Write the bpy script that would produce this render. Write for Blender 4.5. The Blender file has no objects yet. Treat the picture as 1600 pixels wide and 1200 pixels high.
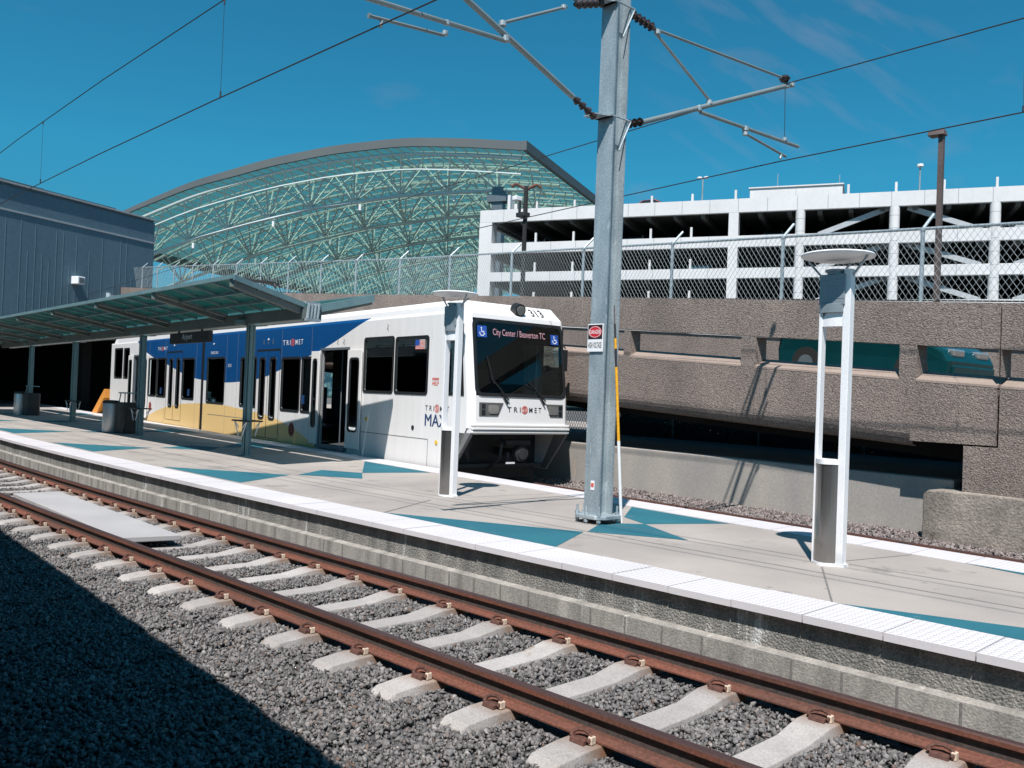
import bpy, math, random
import numpy as np
from mathutils import Vector, Matrix
random.seed(7); R = math.radians
S = bpy.context.scene; COL = S.collection
# ------------------------------------------------------------------ camera
F_PX, YAW, PITCH, ROLL, CZ = 1381.7, .7892, .0143, -.0385, 1.88
def cam_axes():
    f = Vector((-math.sin(YAW)*math.cos(PITCH), math.cos(YAW)*math.cos(PITCH), math.sin(PITCH)))
    r0 = Vector((math.cos(YAW), math.sin(YAW), 0)); u0 = r0.cross(f)
    return f, r0*math.cos(ROLL)-u0*math.sin(ROLL), r0*math.sin(ROLL)+u0*math.cos(ROLL)
f, r, u = cam_axes()
cd = bpy.data.cameras.new('camera'); cam = bpy.data.objects.new('camera', cd); COL.objects.link(cam)
cam.matrix_world = Matrix(((r.x, u.x, -f.x, 0), (r.y, u.y, -f.y, 0), (r.z, u.z, -f.z, CZ), (0, 0, 0, 1)))
cd.sensor_width = 36; cd.lens = 36*F_PX/1600; cd.clip_end = 3000; cd.clip_start = .02
S.camera = cam
# ------------------------------------------------------------------ sun and sky
SUN = Vector((.54, -.84, 1.6)).normalized()
w = bpy.data.worlds.new('World'); S.world = w; w.use_nodes = True
nt = w.node_tree; bg = nt.nodes['Background']
sky = nt.nodes.new('ShaderNodeTexSky'); sky.sky_type = 'NISHITA'; sky.sun_disc = False
sky.sun_elevation = math.asin(SUN.z); sky.sun_rotation = math.atan2(SUN.x, SUN.y)
sky.air_density = 1.0; sky.dust_density = .3; sky.ozone_density = 1.0
tc = nt.nodes.new('ShaderNodeTexCoord')
# teal cast of the air, and thin cirrus wisps high in the sky
tint = nt.nodes.new('ShaderNodeMixRGB'); tint.blend_type = 'MULTIPLY'; tint.inputs[0].default_value = 1
tint.inputs[2].default_value = (.22, 1.05, 1.14, 1)
mp = nt.nodes.new('ShaderNodeMapping'); mp.inputs['Scale'].default_value = (9, 2.2, 16); mp.inputs['Rotation'].default_value = (.2, .3, .75)
nz = nt.nodes.new('ShaderNodeTexNoise'); nz.inputs['Scale'].default_value = .8; nz.inputs['Detail'].default_value = 6
rp = nt.nodes.new('ShaderNodeValToRGB'); rp.color_ramp.elements[0].position = .63; rp.color_ramp.elements[1].position = .82
rp.color_ramp.elements[1].color = (.22, .22, .22, 1)
mx = nt.nodes.new('ShaderNodeMixRGB'); mx.inputs[2].default_value = (4.4, 3.8, 4.4, 1)
L = nt.links.new
sx = nt.nodes.new('ShaderNodeSeparateXYZ'); L(tc.outputs['Generated'], sx.inputs[0])
hz = nt.nodes.new('ShaderNodeMapRange'); hz.inputs['From Min'].default_value = .0; hz.inputs['From Max'].default_value = .24; L(sx.outputs[2], hz.inputs[0])
tm2 = nt.nodes.new('ShaderNodeMixRGB'); tm2.inputs[1].default_value = (.20, .42, .62, 1); tm2.inputs[2].default_value = (.19, 1.07, 1.22, 1); L(hz.outputs[0], tm2.inputs[0]); L(tm2.outputs[0], tint.inputs[2])
def ray(x, y): return (f+r*((x-800)/F_PX)+u*((600-y)/F_PX)).normalized()
c0 = ray(1250, 70); ax_ = (ray(1350, 140)-ray(1130, 0)).normalized(); bx_ = c0.cross(ax_).normalized()
def dotn(v):
    n = nt.nodes.new('ShaderNodeVectorMath'); n.operation = 'DOT_PRODUCT'; n.inputs[1].default_value = v; L(tc.outputs['Generated'], n.inputs[0]); return n.outputs['Value']
cb = nt.nodes.new('ShaderNodeCombineXYZ'); k1 = nt.nodes.new('ShaderNodeMath'); k1.operation = 'MULTIPLY'; k1.inputs[1].default_value = 5; L(dotn(ax_), k1.inputs[0]); L(k1.outputs[0], cb.inputs[0])
k2 = nt.nodes.new('ShaderNodeMath'); k2.operation = 'MULTIPLY'; k2.inputs[1].default_value = 26; L(dotn(bx_), k2.inputs[0]); L(k2.outputs[0], cb.inputs[1])
n2_ = nt.nodes.new('ShaderNodeTexNoise'); n2_.inputs['Scale'].default_value = 1.3; n2_.inputs['Detail'].default_value = 5; L(cb.outputs[0], n2_.inputs['Vector'])
r2_ = nt.nodes.new('ShaderNodeMapRange'); r2_.inputs['From Min'].default_value = .50; r2_.inputs['From Max'].default_value = .75; r2_.inputs['To Max'].default_value = .26; L(n2_.outputs[0], r2_.inputs[0])
r3_ = nt.nodes.new('ShaderNodeMapRange'); r3_.inputs['From Min'].default_value = .986; r3_.inputs['From Max'].default_value = .997; L(dotn(c0), r3_.inputs[0])
k3 = nt.nodes.new('ShaderNodeMath'); k3.operation = 'MULTIPLY'; L(r2_.outputs[0], k3.inputs[0]); L(r3_.outputs[0], k3.inputs[1])
L(sky.outputs[0], tint.inputs[1]); L(tc.outputs['Generated'], mp.inputs[0]); L(mp.outputs[0], nz.inputs['Vector'])
L(nz.outputs[0], rp.inputs[0]); L(rp.outputs[0], mx.inputs[0]); L(tint.outputs[0], mx.inputs[1])
mc = nt.nodes.new('ShaderNodeMixRGB'); mc.inputs[2].default_value = (4.6, 4.2, 5.4, 1); L(k3.outputs[0], mc.inputs[0]); L(mx.outputs[0], mc.inputs[1]); L(mc.outputs[0], bg.inputs[0])
bg.inputs[1].default_value = .062
sd = bpy.data.lights.new('sun', 'SUN'); sd.energy = 5.0; sd.angle = R(.53); sd.color = (1, .955, .93)
sun = bpy.data.objects.new('sun', sd); COL.objects.link(sun); sun.rotation_euler = (-SUN).to_track_quat('-Z', 'Y').to_euler()
S.view_settings.view_transform = 'Standard'; S.view_settings.look = 'None'; S.view_settings.exposure = .45; S.view_settings.gamma = 1
S.render.engine = 'CYCLES'
try: S.cycles.max_bounces = 6; S.cycles.transparent_max_bounces = 24
except Exception: pass
# ------------------------------------------------------------------ materials
def mat(name, c1, c2=None, rough=.8, metal=0, scale=3, fine=40, fine_amt=.25, bump=0, bscale=60, spec=.5, stretch=None, speck=None, bdist=.01):
    m = bpy.data.materials.new(name); m.use_nodes = True; t = m.node_tree; N = t.nodes; l = t.links.new
    b = N['Principled BSDF']; b.inputs['Roughness'].default_value = rough; b.inputs['Metallic'].default_value = metal
    b.inputs['Specular IOR Level'].default_value = spec
    tcn = N.new('ShaderNodeTexCoord'); oi = N.new('ShaderNodeObjectInfo'); v = N.new('ShaderNodeVectorMath'); v.operation = 'ADD'
    sc = N.new('ShaderNodeVectorMath'); sc.operation = 'SCALE'; sc.inputs['Scale'].default_value = 37
    cx = N.new('ShaderNodeCombineXYZ'); l(oi.outputs['Random'], cx.inputs[0]); l(oi.outputs['Random'], cx.inputs[1]); l(cx.outputs[0], sc.inputs[0])
    l(tcn.outputs['Object'], v.inputs[0]); l(sc.outputs[0], v.inputs[1]); co = v.outputs[0]
    m2 = N.new('ShaderNodeMapping'); m2.inputs['Scale'].default_value = stretch or (1, 1, 1); l(co, m2.inputs[0])
    n1 = N.new('ShaderNodeTexNoise'); n1.inputs['Scale'].default_value = scale; n1.inputs['Detail'].default_value = 5; l(m2.outputs[0], n1.inputs['Vector'])
    rmp = N.new('ShaderNodeMapRange'); rmp.inputs['From Min'].default_value = .3; rmp.inputs['From Max'].default_value = .7; l(n1.outputs[0], rmp.inputs[0])
    mixc = N.new('ShaderNodeMixRGB'); l(rmp.outputs[0], mixc.inputs[0]); mixc.inputs[1].default_value = (*c1, 1); mixc.inputs[2].default_value = (*(c2 or c1), 1)
    out = mixc.outputs[0]
    if fine_amt:
        n2 = N.new('ShaderNodeTexNoise'); n2.inputs['Scale'].default_value = fine; n2.inputs['Detail'].default_value = 3; l(co, n2.inputs['Vector'])
        r2 = N.new('ShaderNodeMapRange'); r2.inputs['From Min'].default_value = .3; r2.inputs['From Max'].default_value = .7
        r2.inputs['To Min'].default_value = 1-fine_amt; r2.inputs['To Max'].default_value = 1+fine_amt*.6; l(n2.outputs[0], r2.inputs[0])
        mm = N.new('ShaderNodeVectorMath'); mm.operation = 'SCALE'; l(out, mm.inputs[0]); l(r2.outputs[0], mm.inputs['Scale']); out = mm.outputs[0]
    if speck:
        n3 = N.new('ShaderNodeTexNoise'); n3.inputs['Scale'].default_value = speck[1]; n3.inputs['Detail'].default_value = 8; n3.inputs['Roughness'].default_value = .7; l(m2.outputs[0], n3.inputs['Vector'])
        r3 = N.new('ShaderNodeMapRange'); r3.inputs['From Min'].default_value = speck[2]; r3.inputs['From Max'].default_value = speck[2]+.08; l(n3.outputs[0], r3.inputs[0])
        mk = N.new('ShaderNodeMixRGB'); l(r3.outputs[0], mk.inputs[0]); l(out, mk.inputs[1]); mk.inputs[2].default_value = (*speck[0], 1); out = mk.outputs[0]
    l(out, b.inputs['Base Color'])
    if bump:
        n4 = N.new('ShaderNodeTexNoise'); n4.inputs['Scale'].default_value = bscale; n4.inputs['Detail'].default_value = 4; l(co, n4.inputs['Vector'])
        bp = N.new('ShaderNodeBump'); bp.inputs['Strength'].default_value = bump; bp.inputs['Distance'].default_value = bdist; l(n4.outputs[0], bp.inputs['Height']); l(bp.outputs[0], b.inputs['Normal'])
    return m
def glass_mat(name, tint, refl=.5, rough=.03, dens=.85):
    """tinted pane: part see-through, part mirror"""
    m = bpy.data.materials.new(name); m.use_nodes = True; t = m.node_tree; N = t.nodes; l = t.links.new
    N.remove(N['Principled BSDF']); o = N['Material Output']
    tr = N.new('ShaderNodeBsdfTransparent'); tr.inputs[0].default_value = (*[c*(1-dens)*3 for c in tint], 1)
    gl = N.new('ShaderNodeBsdfGlossy'); gl.inputs['Roughness'].default_value = rough; gl.inputs[0].default_value = (.8, .9, .9, 1)
    fr = N.new('ShaderNodeFresnel'); fr.inputs[0].default_value = 1.45+refl*.3
    mxs = N.new('ShaderNodeMixShader'); l(fr.outputs[0], mxs.inputs[0]); l(tr.outputs[0], mxs.inputs[1]); l(gl.outputs[0], mxs.inputs[2]); l(mxs.outputs[0], o.inputs[0])
    return m
def translucent(name, c, frac=.55, rough=.25):
    m = bpy.data.materials.new(name); m.use_nodes = True; t = m.node_tree; N = t.nodes; l = t.links.new
    b = N['Principled BSDF']; b.inputs['Base Color'].default_value = (*c, 1); b.inputs['Roughness'].default_value = rough; o = N['Material Output']
    tn = N.new('ShaderNodeBsdfTranslucent'); tn.inputs[0].default_value = (*c, 1); mxs = N.new('ShaderNodeMixShader'); mxs.inputs[0].default_value = frac
    l(b.outputs[0], mxs.inputs[1]); l(tn.outputs[0], mxs.inputs[2]); l(mxs.outputs[0], o.inputs[0]); return m
M = {}
M['white'] = mat('white_enamel', (.80, .775, .755), (.76, .74, .72), rough=.3, fine_amt=.04, scale=1.2, speck=((.62, .6, .57), 3, .76))
M['lampwhite'] = mat('lamp_white', (.8, .8, .8), (.74, .75, .76), rough=.4, fine_amt=.05)
M['rubber'] = mat('black_rubber', (.012, .013, .014), rough=.5)
M['fwire'] = mat('galvanised_wire', (.42, .46, .46), (.35, .39, .40), rough=.6, metal=0, fine_amt=0)
M['dark'] = mat('dark_metal', (.02, .022, .024), (.035, .036, .036), rough=.6)
M['trainbody'] = mat('dark_train_paint', (.03, .035, .045), rough=.5)  # dark tone added to cut bounce light onto the shaded ballast
M['interior'] = mat('dark_interior', (.05, .055, .058), rough=.8)
M['seat'] = mat('seat_fabric', (.03, .05, .09), rough=.9)
M['galv'] = mat('galvanised_steel', (.44, .50, .52), (.27, .33, .36), rough=.45, metal=.35, scale=6, fine=40, fine_amt=.22, stretch=(1, 1, .3), speck=((.58, .63, .63), 9, .62))
M['steel'] = mat('brushed_steel', (.62, .61, .60), (.5, .5, .5), rough=.38, metal=.6, scale=2, fine=90, fine_amt=.1, stretch=(1, 1, .3))
M['panelsteel'] = mat('polished_panel_steel', (.44, .42, .40), (.32, .31, .30), rough=.24, metal=.95, scale=1.2, fine=90, fine_amt=.08, stretch=(1, 1, .8), speck=((.10, .095, .09), 1.1, .58))
M['lamphead'] = mat('lamp_head_grey', (.27, .31, .33), (.23, .27, .29), rough=.4, metal=.2, fine_amt=.08)
M['greysteel'] = mat('grey_painted_steel', (.16, .19, .21), (.13, .16, .18), rough=.4, metal=.3, fine_amt=.08)
M['rust'] = mat('rusty_rail_steel', (.17, .058, .034), (.09, .040, .028), rough=.75, scale=2.5, fine=45, fine_amt=.35, stretch=(.35, 1, 1.5), bump=.2, bscale=120, speck=((.045, .047, .046), 1.6, .60))
M['railweb'] = mat('rail_web_stained', (.085, .055, .045), (.05, .047, .045), rough=.8, scale=4, fine=50, fine_amt=.35, stretch=(2.2, 1, .2), speck=((.15, .055, .036), 2.2, .60))
M['railtop'] = mat('rail_head_steel', (.13, .065, .052), (.085, .048, .042), rough=.42, metal=.5, scale=1.5, fine=60, fine_amt=.2, stretch=(.2, 1, 1))
M['clip'] = mat('rusty_clip', (.11, .045, .03), (.07, .03, .022), rough=.8, fine_amt=.4)
M['insul'] = mat('clip_insulator', (.62, .5, .38), rough=.6)
M['tie'] = mat('sleeper_concrete', (.40, .375, .35), (.33, .305, .285), rough=.9, scale=4, fine=70, fine_amt=.2, bump=.35, bscale=90, speck=((.22, .16, .11), 2.6, .60))
M['plat'] = mat('platform_concrete', (.385, .345, .31), (.29, .262, .238), rough=.85, scale=.7, fine=90, fine_amt=.16, bump=.12, bscale=200, speck=((.225, .205, .185), 1.3, .575), bdist=.003, spec=.3)
M['teal'] = mat('teal_stained_concrete', (.028, .15, .185), (.020, .105, .145), rough=.85, scale=.8, fine=90, fine_amt=.2, speck=((.09, .17, .19), 2.2, .61), spec=.2)
M['score'] = mat('score_line', (.17, .16, .15), rough=.9)
M['conc'] = mat('stained_concrete', (.31, .295, .265), (.15, .15, .138), rough=.9, scale=4, fine=60, fine_amt=.4, bump=1, bscale=52, stretch=(1.6, 1, .25), speck=((.52, .53, .51), 2.6, .585), bdist=.025)
M['conc2'] = mat('block_concrete', (.37, .345, .31), (.19, .178, .16), rough=.9, scale=3.0, fine=50, fine_amt=.25, bump=.5, bscale=60, stretch=(2.0, 1, .35), speck=((.47, .45, .41), 2.4, .60), bdist=.012)
M['wallc'] = mat('low_wall_concrete', (.42, .375, .325), (.30, .285, .265), rough=.9, scale=1.3, fine=30, fine_amt=.14, bump=.15, bscale=60, stretch=(1, 1, .35), speck=((.46, .35, .25), 1.3, .60))
M['agg'] = mat('brown_aggregate_concrete', (.30, .24, .205), (.205, .165, .142), rough=.95, scale=1.3, fine=30, fine_amt=.4, bump=.9, bscale=44, bdist=.03, stretch=(.8, .8, .35), speck=((.10, .08, .07), 26, .585))
M['aggsmooth'] = mat('sill_concrete', (.33, .255, .21), (.26, .20, .165), rough=.9, scale=2, fine=60, fine_amt=.25, bump=.5)
M['footing'] = mat('weathered_footing', (.36, .31, .26), (.19, .165, .14), rough=.95, scale=1.8, fine=24, fine_amt=.3, bump=.7, bscale=30, stretch=(1, 1, 1.4), speck=((.12, .10, .085), 1.7, .58), bdist=.02)
M['board'] = mat('grey_board', (.385, .375, .37), (.33, .32, .32), rough=.8, scale=1.2, fine=80, fine_amt=.1, speck=((.27, .26, .25), 1.4, .62))
M['black'] = mat('black_void', (.004, .004, .004), rough=1)
M['cave'] = mat('shade_black', (.022, .022, .022), (.012, .012, .012), rough=1, scale=.5, fine_amt=.2)  # near-black tone stands in for the shade below building and ramp
M['gwhite'] = mat('white_garage_panels', (.68, .67, .66), (.60, .595, .585), rough=.6, scale=.3, fine_amt=.04, fine=3, stretch=(1, 1, .25), speck=((.50, .49, .47), .7, .66))
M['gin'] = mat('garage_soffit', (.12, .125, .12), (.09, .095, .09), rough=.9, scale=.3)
M['skirtgrey'] = mat('skirt_grey', (.20, .20, .195), (.16, .16, .155), rough=.6)
M['brace'] = mat('grey_brace', (.42, .44, .45), (.36, .38, .4), rough=.6)
M['truss'] = mat('pale_green_steel', (.62, .69, .66), (.52, .60, .57), rough=.5, scale=.2, fine_amt=.05)
M['fascia'] = mat('grey_fascia', (.12, .135, .135), (.10, .115, .12), rough=.6, scale=.1)
def roof_glass(name, tr_c, df_c, k):
    m = translucent(name, df_c, .5); N = m.node_tree.nodes; l = m.node_tree.links.new; o = N['Material Output']; src = o.inputs[0].links[0].from_socket
    t = N.new('ShaderNodeBsdfTransparent'); t.inputs[0].default_value = (*tr_c, 1); mx_ = N.new('ShaderNodeMixShader'); mx_.inputs[0].default_value = k
    l(src, mx_.inputs[1]); l(t.outputs[0], mx_.inputs[2]); l(mx_.outputs[0], o.inputs[0]); return m
M['roofglass'] = roof_glass('canopy_glass', (.62, .85, .72), (.06, .13, .11), .5)
M['shglass'] = translucent('shelter_glass', (.06, .22, .205), .6)
M['shsteel'] = mat('shelter_steel', (.20, .31, .32), (.15, .25, .27), rough=.45, metal=.25, scale=2, fine=40, fine_amt=.12, stretch=(1, 1, .3))
M['shbrown'] = mat('shelter_beam', (.15, .165, .15), (.11, .125, .12), rough=.6, scale=1)
M['wood'] = mat('wall_cladding', (.105, .18, .225), (.09, .155, .20), rough=.7, scale=.4, fine=5, fine_amt=.1, stretch=(1, 1, .2))
M['ribs'] = mat('cladding_rib', (.14, .22, .265), (.125, .20, .24), rough=.6)
M['pale'] = mat('pale_terminal_wall', (.42, .50, .54), (.36, .45, .5), rough=.6, scale=.1)
M['orange'] = mat('orange_paint', (.80, .33, .05), (.68, .27, .05), rough=.6)
M['stickor'] = mat('orange_fibreglass', (.85, .42, .03), rough=.35)
M['brown'] = mat('brown_lamp_paint', (.12, .085, .075), (.09, .065, .06), rough=.6)
M['carteal'] = mat('teal_car_paint', (.002, .042, .047), (.002, .034, .038), rough=.22, fine_amt=0)
M['carred'] = mat('red_car_paint', (.35, .06, .03), rough=.3, fine_amt=0)
M['carglass'] = mat('car_glass', (.015, .02, .025), rough=.05, fine_amt=0)
M['asph'] = mat('asphalt', (.11, .11, .11), (.08, .08, .08), rough=.95, scale=1, fine=30)
M['grav'] = mat('gravel_bed', (.10, .10, .10), (.07, .068, .066), rough=1, scale=6, fine=60, fine_amt=.5, bump=1, bscale=40, bdist=.04)
M['gravpink'] = mat('brown_gravel_bed', (.16, .14, .13), (.11, .10, .095), rough=1, scale=6, fine=60, fine_amt=.5, bump=1, bscale=40, bdist=.04)
M['land'] = mat('packed_earth', (.16, .15, .13), (.11, .105, .09), rough=1, scale=.05, fine=2)
M['signred'] = mat('sign_red', (.55, .02, .03), rough=.5, fine_amt=0)
M['signwhite'] = mat('sign_white', (.78, .78, .78), rough=.5, fine_amt=0)
M['ink'] = mat('black_ink', (.012, .012, .012), rough=.6, fine_amt=0)
M['seam'] = mat('panel_seam', (.16, .16, .155), rough=.8, fine_amt=0)
M['navy'] = mat('navy_ink', (.012, .05, .14), rough=.5, fine_amt=0)
M['blue'] = mat('flag_blue', (.02, .08, .35), rough=.5, fine_amt=0)
M['logo'] = mat('logo_rose', (.62, .10, .07), rough=.5, fine_amt=0)
M['ledtext'] = mat('sign_lettering', (.55, .30, .33), rough=.5, fine_amt=0)
M['signbg'] = mat('destination_blind', (.035, .008, .012), rough=.3, fine_amt=0)
M['yellowdot'] = mat('yellow_marker', (.7, .45, .03), rough=.5, fine_amt=0)
M['lens'] = mat('headlamp_lens', (.5, .5, .48), rough=.1, metal=.7, fine_amt=0)
M['lensdark'] = mat('lamp_housing', (.10, .10, .095), rough=.5, fine_amt=0)
M['wire'] = mat('contact_wire_copper', (.025, .025, .028), rough=.6, fine_amt=0)
M['insbrown'] = mat('insulator_brown', (.035, .025, .024), rough=.25, fine_amt=0)
M['tube'] = mat('cantilever_tube', (.27, .31, .31), (.22, .26, .26), rough=.45, metal=.4, scale=4, fine_amt=0)
M['hedge'] = mat('hedge_leaves', (.02, .028, .016), (.035, .05, .02), rough=.8, scale=4)
M['mirror'] = mat('tyre_black', (.015, .015, .015), rough=.8)
M['winglass'] = glass_mat('tinted_window', (.32, .36, .36), refl=.2, dens=.84)
M['windshield'] = glass_mat('windscreen', (.55, .75, .75), refl=.5, dens=.76)
def tactile():
    m = mat('tactile_white', (.62, .59, .60), (.56, .535, .54), rough=.7, scale=.8, fine=60, fine_amt=.05, speck=((.60, .58, .57), 5, .68))
    t = m.node_tree; N = t.nodes; l = t.links.new; b = N['Principled BSDF']
    tcn = N.new('ShaderNodeTexCoord'); vo = N.new('ShaderNodeTexVoronoi'); vo.inputs['Scale'].default_value = 17; vo.inputs['Randomness'].default_value = 0; vo.voronoi_dimensions = '2D'
    l(tcn.outputs['Object'], vo.inputs['Vector']); rr = N.new('ShaderNodeMapRange'); rr.inputs['From Min'].default_value = .22; rr.inputs['From Max'].default_value = .34
    rr.inputs['To Min'].default_value = 1; rr.inputs['To Max'].default_value = 0; l(vo.outputs['Distance'], rr.inputs[0])
    bp = N.new('ShaderNodeBump'); bp.inputs['Distance'].default_value = .008; bp.inputs['Strength'].default_value = 1; l(rr.outputs[0], bp.inputs['Height']); l(bp.outputs[0], b.inputs['Normal'])
    return m
def spots(m):
    t = m.node_tree; N = t.nodes; l = t.links.new; b = N['Principled BSDF']; src = b.inputs['Base Color'].links[0].from_socket
    tcn = N.new('ShaderNodeTexCoord'); vo = N.new('ShaderNodeTexVoronoi'); vo.inputs['Scale'].default_value = 2.6; l(tcn.outputs['Object'], vo.inputs['Vector'])
    sc = N.new('ShaderNodeSeparateColor'); l(vo.outputs['Color'], sc.inputs[0]); th = N.new('ShaderNodeMath'); th.operation = 'MULTIPLY'; th.inputs[1].default_value = .075; l(sc.outputs[0], th.inputs[0])
    lt = N.new('ShaderNodeMath'); lt.operation = 'LESS_THAN'; l(vo.outputs['Distance'], lt.inputs[0]); l(th.outputs[0], lt.inputs[1])
    k = N.new('ShaderNodeMath'); k.operation = 'MULTIPLY'; k.inputs[1].default_value = .55; l(lt.outputs[0], k.inputs[0])
    mk = N.new('ShaderNodeMixRGB'); l(k.outputs[0], mk.inputs[0]); l(src, mk.inputs[1]); mk.inputs[2].default_value = (.14, .13, .12, 1); l(mk.outputs[0], b.inputs['Base Color'])
spots(M['plat']); spots(M['teal'])
M['tactile'] = tactile()
def livery():
    """white tram paint with the blue wave above and the yellow wave below, a curve along the car's length"""
    m = mat('tram_livery', (.80, .775, .755), (.72, .70, .675), rough=.3, fine_amt=.05, scale=1.6, stretch=(2.2, 1, .22), speck=((.62, .60, .56), 2.6, .64))
    t = m.node_tree; N = t.nodes; l = t.links.new; b = N['Principled BSDF']; src = b.inputs['Base Color'].links[0].from_socket
    tcn = N.new('ShaderNodeTexCoord'); sp = N.new('ShaderNodeSeparateXYZ'); l(tcn.outputs['Object'], sp.inputs[0])
    s = N.new('ShaderNodeMath'); s.operation = 'MULTIPLY'; s.inputs[1].default_value = -1/30; l(sp.outputs[0], s.inputs[0])
    z = N.new('ShaderNodeMath'); z.operation = 'MULTIPLY'; z.inputs[1].default_value = 1/5; l(sp.outputs[2], z.inputs[0])
    def curve(pts):
        c = N.new('ShaderNodeFloatCurve'); cu = c.mapping.curves[0]
        for i, (a, h) in enumerate(pts):
            if i < 2: cu.points[i].location = (a/30, h/5)
            else: cu.points.new(a/30, h/5)
        for p in cu.points: p.handle_type = 'AUTO_CLAMPED'
        c.mapping.update(); l(s.outputs[0], c.inputs['Value']); return c.outputs[0]
    blue = curve([(0, 4.6), (4.2, 3.66), (6.95, 2.92), (8.2, 2.68), (9.5, 2.42), (10.9, 2.17), (12.5, 2.04), (14.6, 1.98), (16.1, 2.03), (17.6, 2.13), (20.7, 2.61), (23.2, 3.02), (25.6, 3.75), (30, 4.9)])
    yel = curve([(0, 0), (6, .05), (7.33, .45), (8.87, .81), (10.3, 1.02), (12.4, 1.14), (14.8, 1.23), (16.8, 1.21), (19.8, 1.05), (23, .56), (25, .05), (30, 0)])
    def over(a, bb, c, prev):
        g = N.new('ShaderNodeMath'); g.operation = 'GREATER_THAN'; l(a, g.inputs[0]); l(bb, g.inputs[1])
        k = N.new('ShaderNodeMixRGB'); l(g.outputs[0], k.inputs[0]); l(prev, k.inputs[1]); k.inputs[2].default_value = (*c, 1); return k.outputs[0]
    o = over(z.outputs[0], blue, (.003, .062, .20), src); o = over(yel, z.outputs[0], (.80, .55, .23), o)
    l(o, b.inputs['Base Color']); return m
M['livery'] = livery()
def tie_wear(m):
    t = m.node_tree; N = t.nodes; l = t.links.new; b = N['Principled BSDF']; src = b.inputs['Base Color'].links[0].from_socket
    def math_(op, a, v=None, w=None):
        n = N.new('ShaderNodeMath'); n.operation = op; n.use_clamp = op == 'SUBTRACT'
        for i, q in enumerate((a, v, w)):
            if q is None: continue
            if isinstance(q, (int, float)): n.inputs[i].default_value = q
            else: l(q, n.inputs[i])
        return n.outputs[0]
    tcn = N.new('ShaderNodeTexCoord'); sp = N.new('ShaderNodeSeparateXYZ'); l(tcn.outputs['Object'], sp.inputs[0])
    oi = N.new('ShaderNodeObjectInfo'); nz_ = N.new('ShaderNodeTexNoise'); nz_.inputs['Scale'].default_value = 9; nz_.noise_dimensions = '4D'; l(tcn.outputs['Object'], nz_.inputs['Vector']); l(math_('MULTIPLY', oi.outputs['Random'], 40), nz_.inputs['W'])
    d = math_('ABSOLUTE', math_('ADD', math_('ABSOLUTE', sp.outputs[1]), -.7525)); near = math_('SUBTRACT', 1.0, math_('MULTIPLY', d, 3.6))
    k = math_('MULTIPLY', near, math_('MULTIPLY', nz_.outputs[0], 1.9)); mxr = N.new('ShaderNodeMixRGB'); l(k, mxr.inputs[0]); l(src, mxr.inputs[1]); mxr.inputs[2].default_value = (.20, .10, .05, 1)
    sc = N.new('ShaderNodeVectorMath'); sc.operation = 'SCALE'; l(mxr.outputs[0], sc.inputs[0]); l(math_('ADD', math_('MULTIPLY', oi.outputs['Random'], .28), .84), sc.inputs['Scale']); l(sc.outputs[0], b.inputs['Base Color'])
tie_wear(M['tie'])
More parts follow.
